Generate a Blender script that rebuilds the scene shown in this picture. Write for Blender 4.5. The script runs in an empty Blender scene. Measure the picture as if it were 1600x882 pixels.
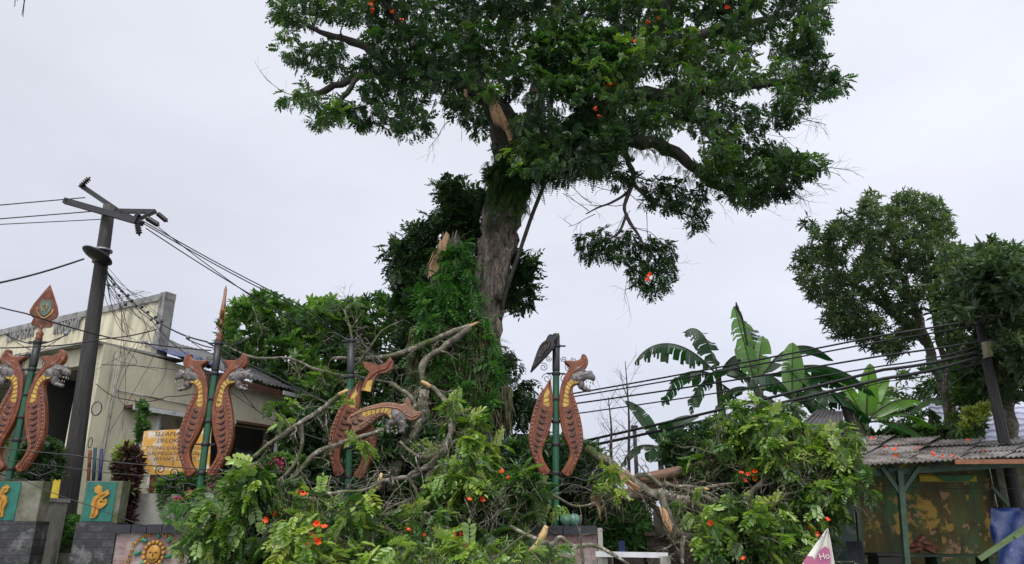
import bpy, bmesh, math, random
import numpy as np
from mathutils import Vector, Matrix, Euler, noise as mnoise

# ------------------------------------------------------------------ camera, world, sun
S = bpy.context.scene
COL = S.collection
PITCH = math.radians(18.6)
FPX = 1155.0
CAMZ = 1.6
cd = bpy.data.cameras.new('camera'); cam = bpy.data.objects.new('camera', cd); COL.objects.link(cam)
cam.location = (0, 0, CAMZ); cam.rotation_euler = (math.radians(90) + PITCH, 0, 0)
cd.sensor_width = 36.0; cd.lens = 36.0 * FPX / 1600.0; cd.clip_end = 3000; cd.clip_start = 0.05
S.camera = cam
S.view_settings.view_transform = 'Standard'; S.view_settings.look = 'None'
S.view_settings.gamma = 1.0; S.view_settings.exposure = 0.0
S.view_settings.use_curve_mapping = False
S.cycles.use_denoising = True
S.cycles.max_bounces = 5; S.cycles.diffuse_bounces = 2; S.cycles.glossy_bounces = 2
S.cycles.transmission_bounces = 3; S.cycles.transparent_max_bounces = 4
S.cycles.sample_clamp_indirect = 4.0

SUN_EL, SUN_AZ = math.radians(58), math.radians(200)      # azimuth clockwise from +Y (the view direction)
W = bpy.data.worlds.new('World'); S.world = W; W.use_nodes = True
wn = W.node_tree; wn.nodes.clear()
def N(t, typ, **kw):
    n = t.nodes.new(typ)
    for k, v in kw.items():
        if k.startswith('i_'):
            n.inputs[k[2:].replace('_', ' ')].default_value = v
        else: setattr(n, k, v)
    return n
out = N(wn, 'ShaderNodeOutputWorld'); bg = N(wn, 'ShaderNodeBackground'); bg2 = N(wn, 'ShaderNodeBackground')
sky = N(wn, 'ShaderNodeTexSky'); sky.sky_type = 'NISHITA'; sky.sun_disc = False
sky.sun_elevation = SUN_EL; sky.sun_rotation = SUN_AZ; sky.dust_density = 4.0
bg.inputs[1].default_value = 0.05
wn.links.new(sky.outputs[0], bg.inputs[0])
# thick overcast deck: brighter towards the zenith (as real overcast is), soft cloud texture
tc = N(wn, 'ShaderNodeTexCoord'); sep = N(wn, 'ShaderNodeSeparateXYZ')
wn.links.new(tc.outputs['Generated'], sep.inputs[0])
elr = N(wn, 'ShaderNodeValToRGB'); e = elr.color_ramp
e.elements[0].position = 0.0; e.elements[0].color = (0.68, 0.72, 0.84, 1)
e.elements[1].position = 1.0; e.elements[1].color = (2.6, 2.62, 2.7, 1)
for p_, c_ in ((0.30, (0.80, 0.83, 0.95, 1)), (0.66, (0.90, 0.93, 1.02, 1)), (0.82, (1.7, 1.72, 1.8, 1))):
    q = e.elements.new(p_); q.color = c_
wn.links.new(sep.outputs[2], elr.inputs[0])
# unseen sky on the sun side, behind the viewer, brightened as added fill light
ym = N(wn, 'ShaderNodeMapRange', i_From_Min=0.15, i_From_Max=-0.9, i_To_Min=1.0, i_To_Max=1.9)
wn.links.new(sep.outputs[1], ym.inputs[0])
xm = N(wn, 'ShaderNodeMapRange', i_From_Min=-0.6, i_From_Max=0.5, i_To_Min=0.90, i_To_Max=1.05)
wn.links.new(sep.outputs[0], xm.inputs[0])
nz = N(wn, 'ShaderNodeTexNoise', i_Scale=1.7, i_Detail=5.0, i_Roughness=0.55)
mp = N(wn, 'ShaderNodeMapping'); mp.inputs['Scale'].default_value = (1, 1, 2.2)
wn.links.new(tc.outputs['Generated'], mp.inputs[0]); wn.links.new(mp.outputs[0], nz.inputs[0])
nm = N(wn, 'ShaderNodeMapRange', i_From_Min=0.3, i_From_Max=0.7, i_To_Min=0.89, i_To_Max=1.07)
wn.links.new(nz.outputs[0], nm.inputs[0])
m1 = N(wn, 'ShaderNodeMath', operation='MULTIPLY'); m2 = N(wn, 'ShaderNodeMath', operation='MULTIPLY')
wn.links.new(ym.outputs[0], m1.inputs[0]); wn.links.new(nm.outputs[0], m1.inputs[1])
wn.links.new(m1.outputs[0], m2.inputs[0]); wn.links.new(xm.outputs[0], m2.inputs[1])
wn.links.new(elr.outputs[0], bg2.inputs[0]); wn.links.new(m2.outputs[0], bg2.inputs[1])
mixw = N(wn, 'ShaderNodeMixShader'); mixw.inputs[0].default_value = 0.96
wn.links.new(bg.outputs[0], mixw.inputs[1]); wn.links.new(bg2.outputs[0], mixw.inputs[2])
wn.links.new(mixw.outputs[0], out.inputs[0])

sd = bpy.data.lights.new('sun', 'SUN'); sd.energy = 1.5; sd.angle = math.radians(14); sd.color = (1.0, 0.97, 0.92)
so = bpy.data.objects.new('sun', sd); COL.objects.link(so)
so.rotation_euler = Vector((math.sin(SUN_AZ) * math.cos(SUN_EL), math.cos(SUN_AZ) * math.cos(SUN_EL), math.sin(SUN_EL))).to_track_quat('Z', 'Y').to_euler()

# ------------------------------------------------------------------ helpers
cp, sp = math.cos(PITCH), math.sin(PITCH)
def at(px, py, Y):
    """world point seen at pixel (px,py) of the 1600x882 photo, at depth Y metres ahead"""
    x = (px - 800) / FPX; y = (441 - py) / FPX
    dy = cp - y * sp; t = Y / dy
    return Vector((x * t, Y, CAMZ + (sp + y * cp) * t))
def ppm(py, Y):           # pixels of the photo per metre at that place
    y = (441 - py) / FPX
    return FPX * (cp - y * sp) / Y
def hit(px, py, o, n):
    x = (px - 800) / FPX; y = (441 - py) / FPX
    d = Vector((x, cp - y * sp, sp + y * cp)); c = Vector((0, 0, CAMZ))
    return c + d * ((Vector(o) - c).dot(n) / d.dot(n))
def wmat(p):
    m = Matrix.Identity(4)
    while p is not None:
        m = p.matrix_basis @ m; p = p.parent
    return m
def tag(o, label=None, cat=None, group=None, kind=None):
    if label: o['label'] = label
    if cat: o['category'] = cat
    if group: o['group'] = group
    if kind: o['kind'] = kind
    return o
def empty(name, loc, label, cat, group=None, rot=(0, 0, 0)):
    o = bpy.data.objects.new(name, None); COL.objects.link(o)
    o.location = loc; o.rotation_euler = rot; o.empty_display_size = 0.2
    return tag(o, label, cat, group)
def link(name, me, mat, parent=None):
    o = bpy.data.objects.new(name, me); COL.objects.link(o)
    if mat is not None and not me.materials: me.materials.append(mat)
    if parent is not None: o.parent = parent
    return o
def fastmesh(name, V, F, mat, parent=None, tint=None, smooth=False):
    """V (n,3) world coords; F (m,k) array of equal-length faces"""
    V = np.asarray(V, dtype=np.float64); F = np.asarray(F, dtype=np.int32)
    if parent is not None:
        M = np.array(wmat(parent).inverted()); V = V @ M[:3, :3].T + M[:3, 3]
    me = bpy.data.meshes.new(name)
    m, k = F.shape
    me.vertices.add(len(V)); me.vertices.foreach_set('co', V.astype(np.float32).ravel())
    me.loops.add(m * k); me.loops.foreach_set('vertex_index', F.ravel())
    me.polygons.add(m); me.polygons.foreach_set('loop_start', np.arange(0, m * k, k, dtype=np.int32))
    if smooth: me.polygons.foreach_set('use_smooth', np.ones(m, dtype=bool))
    me.update(calc_edges=True)
    if tint is not None:
        a = me.attributes.new('tint', 'FLOAT', 'FACE'); a.data.foreach_set('value', np.asarray(tint, dtype=np.float32))
    return link(name, me, mat, parent)

class MB:
    def __init__(s): s.v = []; s.f = []; s.sm = []
    def add(s, V, F, smooth=False):
        b = len(s.v); s.v += [tuple(p) for p in V]
        for f in F: s.f.append(tuple(i + b for i in f)); s.sm.append(smooth)
        return s
    def box(s, c, size, rz=0.0, M=None):
        hx, hy, hz = size[0] / 2, size[1] / 2, size[2] / 2
        P = [Vector((x, y, z)) for x in (-hx, hx) for y in (-hy, hy) for z in (-hz, hz)]
        R = M if M is not None else Matrix.Rotation(rz, 3, 'Z')
        return s.add([R @ p + Vector(c) for p in P], [(0, 1, 3, 2), (4, 6, 7, 5), (0, 4, 5, 1), (2, 3, 7, 6), (0, 2, 6, 4), (1, 5, 7, 3)])
    def bar(s, a, b, w, h):
        """box from a to b, w wide, h tall"""
        a = Vector(a); b = Vector(b); d = (b - a); L = d.length; d.normalize()
        up = Vector((0, 0, 1)) if abs(d.z) < 0.95 else Vector((0, 1, 0))
        x = d.cross(up).normalized(); z = x.cross(d)
        P = []
        for e in (a, b):
            for sx, sz in ((-1, -1), (1, -1), (1, 1), (-1, 1)): P.append(e + x * sx * w / 2 + z * sz * h / 2)
        return s.add(P, [(0, 3, 2, 1), (4, 5, 6, 7), (0, 1, 5, 4), (1, 2, 6, 5), (2, 3, 7, 6), (3, 0, 4, 7)])
    def quad(s, a, b, c, d): return s.add([a, b, c, d], [(0, 1, 2, 3)])
    def slab(s, pts, th):
        """closed slab: polygon pts (front) pushed back by vector th"""
        n = len(pts); th = Vector(th); P = [Vector(p) for p in pts] + [Vector(p) + th for p in pts]
        return s.add(P, [tuple(range(n)), tuple(range(2 * n - 1, n - 1, -1))] + [(i, i + n, (i + 1) % n + n, (i + 1) % n) for i in range(n)])
    def tube(s, pts, rad, n=6, cap=True, smooth=True, rough=0.0, seed=0, flat=1.0, ridges=0, ramp=0.0):
        pts = [Vector(p) for p in pts]; m = len(pts)
        if not hasattr(rad, '__len__'): rad = [rad] * m
        T = []
        for i in range(m):
            t = pts[min(i + 1, m - 1)] - pts[max(i - 1, 0)]
            T.append(t.normalized() if t.length > 1e-9 else Vector((0, 0, 1)))
        u = T[0].orthogonal().normalized(); V = []
        for i in range(m):
            u = (u - T[i] * u.dot(T[i]))
            u = u.normalized() if u.length > 1e-6 else T[i].orthogonal().normalized()
            w = T[i].cross(u)
            for k in range(n):
                a = 2 * math.pi * k / n; r = rad[i]
                if rough:
                    q = pts[i] + (u * math.cos(a) + w * math.sin(a)) * r
                    r *= 1 + rough * mnoise.noise(q * (0.35 / max(rad[0], .02)) + Vector((seed * 7.3, 0, 0))) + rough * .5 * mnoise.noise(q * (1.1 / max(rad[0], .02)) + Vector((0, seed, 0)))
                if ridges: r *= 1 + ramp * math.sin(ridges * a + 1.3 * mnoise.noise(pts[i] * .6) * 3)
                V.append(pts[i] + u * (math.cos(a) * r) + w * (math.sin(a) * r * flat))
        F = [(i * n + k, i * n + (k + 1) % n, (i + 1) * n + (k + 1) % n, (i + 1) * n + k) for i in range(m - 1) for k in range(n)]
        if cap: F += [tuple(range(n - 1, -1, -1)), tuple(range((m - 1) * n, m * n))]
        return s.add(V, F, smooth)
    def lathe(s, base, prof, n=16, M=None):
        V = []; base = Vector(base); M = M or Matrix.Identity(3)
        for r, z in prof:
            for k in range(n):
                a = 2 * math.pi * k / n; V.append(base + M @ Vector((r * math.cos(a), r * math.sin(a), z)))
        m = len(prof)
        F = [(i * n + k, i * n + (k + 1) % n, (i + 1) * n + (k + 1) % n, (i + 1) * n + k) for i in range(m - 1) for k in range(n)]
        F += [tuple(range(n - 1, -1, -1)), tuple(range((m - 1) * n, m * n))]
        return s.add(V, F, True)
    def ball(s, c, r, n=8, sc=(1, 1, 1), M=None):
        V = []; F = []; h = max(4, n // 2 + 1); M = M or Matrix.Identity(3)
        for i in range(h + 1):
            t = math.pi * i / h
            for k in range(n):
                a = 2 * math.pi * k / n
                V.append(Vector(c) + M @ Vector((r * sc[0] * math.sin(t) * math.cos(a), r * sc[1] * math.sin(t) * math.sin(a), r * sc[2] * math.cos(t))))
        for i in range(h):
            for k in range(n): F.append((i * n + k, (i + 1) * n + k, (i + 1) * n + (k + 1) % n, i * n + (k + 1) % n))
        return s.add(V, F, True)
    def build(s, name, mat, parent=None, local=False):
        V = [Vector(p) for p in s.v]
        if parent is not None and not local:
            Mi = wmat(parent).inverted(); V = [Mi @ p for p in V]
        me = bpy.data.meshes.new(name); me.from_pydata(V, [], s.f)
        me.polygons.foreach_set('use_smooth', s.sm); me.update()
        return link(name, me, mat, parent)

def spline(pts, step=6):
    pts = [Vector(p) for p in pts]
    if len(pts) < 3:
        return [pts[0].lerp(pts[-1], i / step) for i in range(step + 1)]
    P = [pts[0] * 2 - pts[1]] + pts + [pts[-1] * 2 - pts[-2]]; o = []
    for i in range(1, len(P) - 2):
        for k in range(step):
            t = k / step
            o.append(0.5 * ((2 * P[i]) + (P[i + 1] - P[i - 1]) * t + (2 * P[i - 1] - 5 * P[i] + 4 * P[i + 1] - P[i + 2]) * t * t + (3 * P[i] - P[i - 1] - 3 * P[i + 1] + P[i + 2]) * t ** 3))
    o.append(pts[-1]); return o
def lerpr(rads, n):
    x = np.linspace(0, 1, len(rads)); return list(np.interp(np.linspace(0, 1, n), x, rads))

# ------------------------------------------------------------------ materials
def srgb(r, g, b): return tuple(((c / 255 / 12.92) if c / 255 <= .04045 else ((c / 255 + .055) / 1.055) ** 2.4) for c in (r, g, b)) + (1,)
def newmat(name):
    m = bpy.data.materials.new(name); m.use_nodes = True; t = m.node_tree; t.nodes.clear()
    o = N(t, 'ShaderNodeOutputMaterial'); b = N(t, 'ShaderNodeBsdfPrincipled'); t.links.new(b.outputs[0], o.inputs[0])
    return m, t, b, o
def mat(name, ca, cb=None, scale=4.0, rough=0.6, bump=0.0, bscale=None, bdist=0.02, metal=0.0, cc=None, ccpos=0.7, stretch=(1, 1, 1), detail=6.0, spec=0.5, lo=.35, hi=.65):
    m, t, b, o = newmat(name)
    b.inputs['Roughness'].default_value = rough; b.inputs['Metallic'].default_value = metal
    b.inputs['Specular IOR Level'].default_value = spec
    tc = N(t, 'ShaderNodeTexCoord'); mp = N(t, 'ShaderNodeMapping'); mp.inputs['Scale'].default_value = stretch
    oi = N(t, 'ShaderNodeObjectInfo'); ra = N(t, 'ShaderNodeMath', operation='MULTIPLY'); ra.inputs[1].default_value = 37.0; t.links.new(oi.outputs['Random'], ra.inputs[0])
    av = N(t, 'ShaderNodeVectorMath', operation='ADD'); t.links.new(tc.outputs['Object'], av.inputs[0]); t.links.new(ra.outputs[0], av.inputs[1]); t.links.new(av.outputs[0], mp.inputs[0])
    nz = N(t, 'ShaderNodeTexNoise', i_Scale=scale, i_Detail=detail, i_Roughness=0.62)
    t.links.new(mp.outputs[0], nz.inputs[0])
    if cb is None: cb = tuple(c * .7 for c in ca[:3]) + (1,)
    r = N(t, 'ShaderNodeValToRGB'); r.color_ramp.elements[0].position = lo; r.color_ramp.elements[1].position = hi
    r.color_ramp.elements[0].color = cb; r.color_ramp.elements[1].color = ca
    if cc is not None: q = r.color_ramp.elements.new(ccpos); q.color = cc
    t.links.new(nz.outputs[0], r.inputs[0]); t.links.new(r.outputs[0], b.inputs['Base Color'])
    if bump:
        n2 = N(t, 'ShaderNodeTexNoise', i_Scale=bscale or scale * 4, i_Detail=6.0, i_Roughness=0.65); t.links.new(mp.outputs[0], n2.inputs[0])
        bp = N(t, 'ShaderNodeBump', i_Strength=bump, i_Distance=bdist); t.links.new(n2.outputs[0], bp.inputs['Height'])
        t.links.new(bp.outputs[0], b.inputs['Normal'])
    return m
def layered(m, col, scale, lo, hi, stretch=(1, 1, 1), seed=0.0, amount=1.0, rough=None, zmask=None):
    """adds stains of another colour (own shapes, noise masked) over a material made by mat()"""
    t = m.node_tree; b = [n for n in t.nodes if n.type == 'BSDF_PRINCIPLED'][0]
    src = b.inputs['Base Color'].links[0].from_socket
    tc = N(t, 'ShaderNodeTexCoord'); mp = N(t, 'ShaderNodeMapping'); mp.inputs['Scale'].default_value = stretch
    mp.inputs['Location'].default_value = (seed, seed * .7, seed * .3)
    oi = N(t, 'ShaderNodeObjectInfo'); ra = N(t, 'ShaderNodeMath', operation='MULTIPLY'); ra.inputs[1].default_value = 23.0; t.links.new(oi.outputs['Random'], ra.inputs[0])
    av = N(t, 'ShaderNodeVectorMath', operation='ADD'); t.links.new(tc.outputs['Object'], av.inputs[0]); t.links.new(ra.outputs[0], av.inputs[1]); t.links.new(av.outputs[0], mp.inputs[0])
    nz = N(t, 'ShaderNodeTexNoise', i_Scale=scale, i_Detail=7.0, i_Roughness=0.65); t.links.new(mp.outputs[0], nz.inputs[0])
    mr = N(t, 'ShaderNodeMapRange', i_From_Min=lo, i_From_Max=hi, i_To_Min=0.0, i_To_Max=amount); t.links.new(nz.outputs[0], mr.inputs[0])
    mx = N(t, 'ShaderNodeMixRGB'); mx.inputs[2].default_value = col
    if zmask:
        sz = N(t, 'ShaderNodeSeparateXYZ'); t.links.new(tc.outputs['Object'], sz.inputs[0]); zr = N(t, 'ShaderNodeMapRange', i_From_Min=zmask[0], i_From_Max=zmask[1]); t.links.new(sz.outputs[2], zr.inputs[0])
        zm = N(t, 'ShaderNodeMath', operation='MULTIPLY'); t.links.new(mr.outputs[0], zm.inputs[0]); t.links.new(zr.outputs[0], zm.inputs[1]); t.links.new(zm.outputs[0], mx.inputs[0])
    else: t.links.new(mr.outputs[0], mx.inputs[0])
    t.links.new(src, mx.inputs[1]); t.links.new(mx.outputs[0], b.inputs['Base Color'])
    return m
def crackle(m, scale, stretch, col, w=.09, dist=.05):
    """a net of cracks (bark plates) over a material made by mat()"""
    t = m.node_tree; b = [n for n in t.nodes if n.type == 'BSDF_PRINCIPLED'][0]; src = b.inputs['Base Color'].links[0].from_socket
    tc = N(t, 'ShaderNodeTexCoord'); mp = N(t, 'ShaderNodeMapping'); mp.inputs['Scale'].default_value = stretch
    nz = N(t, 'ShaderNodeTexNoise', i_Scale=3.0, i_Detail=4.0); t.links.new(tc.outputs['Object'], nz.inputs[0])
    va = N(t, 'ShaderNodeVectorMath', operation='SCALE', i_Scale=.35); t.links.new(nz.outputs[1], va.inputs[0])
    vb = N(t, 'ShaderNodeVectorMath', operation='ADD'); t.links.new(tc.outputs['Object'], vb.inputs[0]); t.links.new(va.outputs[0], vb.inputs[1]); t.links.new(vb.outputs[0], mp.inputs[0])
    vo = N(t, 'ShaderNodeTexVoronoi', feature='DISTANCE_TO_EDGE', i_Scale=scale); t.links.new(mp.outputs[0], vo.inputs[0])
    mr = N(t, 'ShaderNodeMapRange', i_From_Min=0.0, i_From_Max=w, i_To_Min=.85, i_To_Max=0.0); t.links.new(vo.outputs[0], mr.inputs[0])
    mx = N(t, 'ShaderNodeMixRGB'); mx.inputs[2].default_value = col; t.links.new(mr.outputs[0], mx.inputs[0]); t.links.new(src, mx.inputs[1]); t.links.new(mx.outputs[0], b.inputs['Base Color'])
    bp = N(t, 'ShaderNodeBump', i_Strength=1.0, i_Distance=dist, invert=True); t.links.new(mr.outputs[0], bp.inputs['Height'])
    if b.inputs['Normal'].links: t.links.new(b.inputs['Normal'].links[0].from_socket, bp.inputs['Normal'])
    t.links.new(bp.outputs[0], b.inputs['Normal']); return m
def leafmat(name, dark, mid, light, rough=0.42, trans=0.3, spec=0.5, brown=None):
    m, t, b, o = newmat(name)
    at_ = N(t, 'ShaderNodeAttribute'); at_.attribute_name = 'tint'
    r = N(t, 'ShaderNodeValToRGB'); e = r.color_ramp
    e.elements[0].position = 0.0; e.elements[0].color = dark; e.elements[1].position = 0.93; e.elements[1].color = light
    q = e.elements.new(0.5); q.color = mid
    if brown: q = e.elements.new(0.985); q.color = brown
    t.links.new(at_.outputs['Fac'], r.inputs[0]); t.links.new(r.outputs[0], b.inputs['Base Color'])
    b.inputs['Roughness'].default_value = rough; b.inputs['Specular IOR Level'].default_value = spec
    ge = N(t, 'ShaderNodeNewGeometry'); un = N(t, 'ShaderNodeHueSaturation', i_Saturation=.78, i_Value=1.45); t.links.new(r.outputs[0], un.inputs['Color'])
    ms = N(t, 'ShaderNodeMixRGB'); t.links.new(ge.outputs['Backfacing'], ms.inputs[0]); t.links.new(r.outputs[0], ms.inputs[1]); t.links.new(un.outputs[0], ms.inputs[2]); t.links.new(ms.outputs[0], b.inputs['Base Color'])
    tr = N(t, 'ShaderNodeBsdfTranslucent'); hs = N(t, 'ShaderNodeHueSaturation', i_Saturation=1.15, i_Value=1.5)
    t.links.new(r.outputs[0], hs.inputs['Color']); t.links.new(hs.outputs[0], tr.inputs[0])
    mx = N(t, 'ShaderNodeMixShader'); mx.inputs[0].default_value = trans
    t.links.new(b.outputs[0], mx.inputs[1]); t.links.new(tr.outputs[0], mx.inputs[2]); t.links.new(mx.outputs[0], o.inputs[0])
    return m
def brickmat(name, c1, c2, mortar, bw, bh, rough=.8, bump=.5, msize=.012):
    """bricks in the object's X-Z plane"""
    m, t, b, o = newmat(name)
    tc = N(t, 'ShaderNodeTexCoord'); mp = N(t, 'ShaderNodeMapping'); mp.inputs['Rotation'].default_value = (math.radians(90), 0, 0)
    t.links.new(tc.outputs['Object'], mp.inputs[0])
    br = N(t, 'ShaderNodeTexBrick', i_Scale=1.0, i_Mortar_Size=msize, i_Brick_Width=bw, i_Row_Height=bh, i_Mortar_Smooth=.3)
    br.inputs['Color1'].default_value = c1; br.inputs['Color2'].default_value = c2; br.inputs['Mortar'].default_value = mortar
    t.links.new(mp.outputs[0], br.inputs[0])
    nz = N(t, 'ShaderNodeTexNoise', i_Scale=9.0, i_Detail=7.0, i_Roughness=.7); t.links.new(tc.outputs['Object'], nz.inputs[0])
    mr = N(t, 'ShaderNodeMapRange', i_From_Min=.3, i_From_Max=.7, i_To_Min=.55, i_To_Max=1.25); t.links.new(nz.outputs[0], mr.inputs[0])
    vm = N(t, 'ShaderNodeVectorMath', operation='SCALE'); t.links.new(br.outputs[0], vm.inputs[0]); t.links.new(mr.outputs[0], vm.inputs['Scale'])
    t.links.new(vm.outputs[0], b.inputs['Base Color'])
    b.inputs['Roughness'].default_value = rough
    ad = N(t, 'ShaderNodeMath', operation='SUBTRACT'); t.links.new(nz.outputs[0], ad.inputs[0]); t.links.new(br.outputs['Fac'], ad.inputs[1])
    bp = N(t, 'ShaderNodeBump', i_Strength=bump, i_Distance=.02); t.links.new(ad.outputs[0], bp.inputs['Height']); t.links.new(bp.outputs[0], b.inputs['Normal'])
    return m

M = {}
M['asphalt'] = mat('asphalt', (.06, .06, .062, 1), (.04, .04, .042, 1), 6, .5, .3)
M['earth'] = layered(mat('earth', (.09, .07, .045, 1), (.05, .04, .028, 1), 3, .85, .6), (.035, .07, .02, 1), 2.0, .45, .6)
M['grass'] = leafmat('grass', (.02, .06, .01, 1), (.04, .10, .015, 1), (.08, .17, .025, 1))
M['cream'] = layered(layered(mat('cream_plaster', (.66, .61, .44, 1), (.56, .51, .36, 1), 1.2, .8, .15, 30), (.10, .095, .07, 1), 2.4, .58, .76, (2.4, 2.4, .22), 3.0, .85), (.32, .29, .19, 1), 1.6, .52, .74, (1, 1, .6), 9.0, .5)
layered(M['cream'], (.06, .06, .045, 1), 1.6, .46, .70, (2.6, 2.6, .45), 21.0, .6, zmask=(2.5, 3.7))
M['parapet_cap'] = layered(mat('weathered_concrete', (.34, .33, .31, 1), (.17, .165, .16, 1), 3, .85, .4), (.05, .05, .05, 1), 7, .54, .66, (1, 1, .3))
M['concrete'] = layered(mat('concrete', (.40, .38, .34, 1), (.26, .25, .21, 1), 3, .85, .4), (.06, .07, .04, 1), 2.3, .5, .65, (1.3, 1.3, .5), 2)
M['mossy_concrete'] = layered(mat('mossy_concrete', (.22, .21, .16, 1), (.10, .10, .07, 1), 4, .9, .5), (.07, .085, .02, 1), 2.6, .45, .62)
M['pole_wood'] = mat('pole_wood', (.055, .05, .044, 1), (.018, .017, .016, 1), 5, .7, .7, 16, stretch=(6, 6, .35))
M['steel_dark'] = mat('steel_dark', (.03, .03, .032, 1), (.018, .018, .02, 1), 8, .6, .1)
M['galv'] = mat('galvanised_steel', (.30, .31, .32, 1), (.16, .165, .17, 1), 8, .45, .1, metal=.5)
M['iron'] = mat('black_iron', (.018, .018, .02, 1), (.01, .01, .01, 1), 10, .45, .1)
M['cable'] = mat('black_cable', (.015, .015, .018, 1), (.01, .01, .012, 1), 10, .5)
M['insul'] = mat('insulator', (.02, .016, .014, 1), (.012, .009, .008, 1), 8, .4)
M['green_paint'] = layered(mat('green_paint', (.014, .105, .045, 1), (.008, .06, .028, 1), 5, .38, .1), (.05, .05, .03, 1), 9, .6, .68)
M['terracotta'] = layered(mat('terracotta_paint', (.235, .068, .022, 1), (.14, .037, .013, 1), 7, .30, .3, 30), (.06, .024, .016, 1), 5, .54, .70, (1.6, 1.6, .6), 4, .85)
layered(M['terracotta'], (.40, .21, .12, 1), 13, .62, .66, (1, 1, 1), 6, .8)
layered(M['terracotta'], (.045, .025, .018, 1), 3.2, .56, .76, (5, 5, .5), 12, .75)
M['carved_dark'] = mat('carved_groove', (.05, .018, .014, 1), (.03, .012, .01, 1), 9, .5, .1)
M['ridge'] = mat('carved_ridge', (.26, .078, .026, 1), (.13, .036, .014, 1), 9, .30, .1)
M['bead'] = mat('dull_bead', (.26, .16, .13, 1), (.10, .055, .045, 1), 25, .3, .0)
M['fang'] = mat('fang_paint', (.45, .42, .36, 1), (.25, .22, .18, 1), 25, .4)
M['gold'] = layered(mat('gold_paint', (.62, .42, .07, 1), (.38, .22, .04, 1), 12, .42, .2), (.05, .03, .02, 1), 14, .60, .66)
M['beast'] = layered(mat('beast_grey', (.25, .22, .205, 1), (.08, .065, .06, 1), 14, .35, .6, 50), (.03, .025, .025, 1), 18, .54, .62)
M['wood_back'] = layered(mat('weathered_board', (.30, .15, .09, 1), (.17, .075, .042, 1), 6, .5, .5, 22, stretch=(1, 1, 3)), (.36, .22, .15, 1), 7, .55, .72, (1, 1, 3))
M['teal'] = layered(mat('teal_paint', (.018, .16, .115, 1), (.010, .10, .075, 1), 4, .5, .2), (.05, .07, .05, 1), 8, .58, .72)
M['ornament_gold'] = mat('ochre_paint', (.52, .27, .03, 1), (.34, .15, .015, 1), 12, .45, .25)
M['black_stone'] = layered(layered(brickmat('black_stone', (.05, .05, .052, 1), (.022, .022, .024, 1), (.03, .03, .028, 1), .23, .105, .5, 1.0), (.20, .20, .19, 1), 3.2, .54, .70), (.03, .04, .015, 1), 1.8, .58, .7, (1, 1, 1), 5)
M['coping'] = mat('dark_coping', (.03, .03, .036, 1), (.016, .016, .02, 1), 9, .4, .5)
M['pink_brick'] = layered(brickmat('pink_brick', (.34, .19, .18, 1), (.25, .15, .145, 1), (.17, .12, .115, 1), .22, .085, .8, .4, .006), (.36, .33, .30, 1), 2.2, .46, .66)
M['sun_green'] = mat('leaf_green_paint', (.02, .22, .11, 1), (.012, .15, .07, 1), 10, .4)
M['text_dark'] = mat('dark_lettering', (.05, .04, .04, 1), None, 10, .6)
M['text_grey'] = mat('grey_lettering', (.30, .30, .28, 1), (.2, .2, .19, 1), 10, .6)
def signmat():
    m = mat('painted_board', (.76, .74, .68, 1), (.62, .60, .52, 1), 6, .6, .1)
    layered(m, (.64, .32, .025, 1), 3.4, .36, .47, (1.0, 1, .8), 1.7, .95)
    layered(m, (.30, .13, .03, 1), 9, .60, .68, (1, 1, .6), 4.2, .8)
    layered(m, (.74, .72, .66, 1), 5, .56, .62, (1, 1, 2.5), 7.2, .8)
    return m
M['sign'] = signmat()
M['rust'] = layered(mat('rust', (.34, .11, .03, 1), (.15, .045, .015, 1), 12, .8, .5), (.04, .02, .015, 1), 7, .52, .62)
M['white_paint'] = layered(mat('white_paint', (.62, .62, .62, 1), (.48, .48, .47, 1), 4, .55, .1), (.12, .12, .10, 1), 6, .62, .75)
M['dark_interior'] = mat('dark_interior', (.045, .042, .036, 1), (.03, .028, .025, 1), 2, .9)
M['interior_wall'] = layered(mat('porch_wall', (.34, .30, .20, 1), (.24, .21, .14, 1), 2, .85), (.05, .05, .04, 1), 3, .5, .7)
M['roof_dark'] = layered(mat('corrugated_dark', (.075, .075, .08, 1), (.035, .035, .037, 1), 2.5, .4, .2), (.03, .027, .024, 1), 4, .5, .6)
M['roof_grey'] = layered(layered(mat('corrugated_cement', (.30, .275, .255, 1), (.13, .115, .105, 1), 3.2, .45, .4), (.06, .038, .03, 1), 3.6, .50, .62, (2, .6, 1)), (.03, .028, .026, 1), 2.0, .5, .66, (1.4, .35, 1), 5, .85)
M['tarp_blue'] = layered(mat('blue_tarpaulin', (.008, .03, .13, 1), (.005, .018, .08, 1), 3, .45, .8), (.07, .13, .32, 1), 5, .62, .8)
M['trim_brown'] = mat('brown_trim', (.12, .05, .035, 1), (.07, .03, .02, 1), 6, .6)
M['bark'] = layered(layered(mat('bark', (.36, .30, .23, 1), (.11, .085, .063, 1), 2.6, .85, 1.0, 6, bdist=.12, stretch=(2.6, 2.6, .8), lo=.36, hi=.60), (.36, .34, .30, 1), 3.4, .54, .62, (1.2, 1.2, .6), 3, .85), (.03, .04, .012, 1), 1.6, .52, .64, (1.2, 1.2, .7), 8, .9)
crackle(M['bark'], 2.4, (4.2, 4.2, .42), (.05, .04, .03, 1), .05, .04)
M['bark_pale'] = layered(layered(mat('lichen_bark', (.22, .19, .145, 1), (.075, .06, .042, 1), 8, .8, .9, 30, lo=.4, hi=.6), (.40, .39, .33, 1), 14, .56, .63), (.07, .09, .02, 1), 3, .48, .62)
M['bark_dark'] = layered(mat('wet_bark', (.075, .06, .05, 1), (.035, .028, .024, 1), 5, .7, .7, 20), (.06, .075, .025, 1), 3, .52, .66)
M['splinter'] = mat('fresh_wood', (.62, .40, .22, 1), (.42, .23, .11, 1), 6, .7, .9, 25, stretch=(7, 7, .8))
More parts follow.
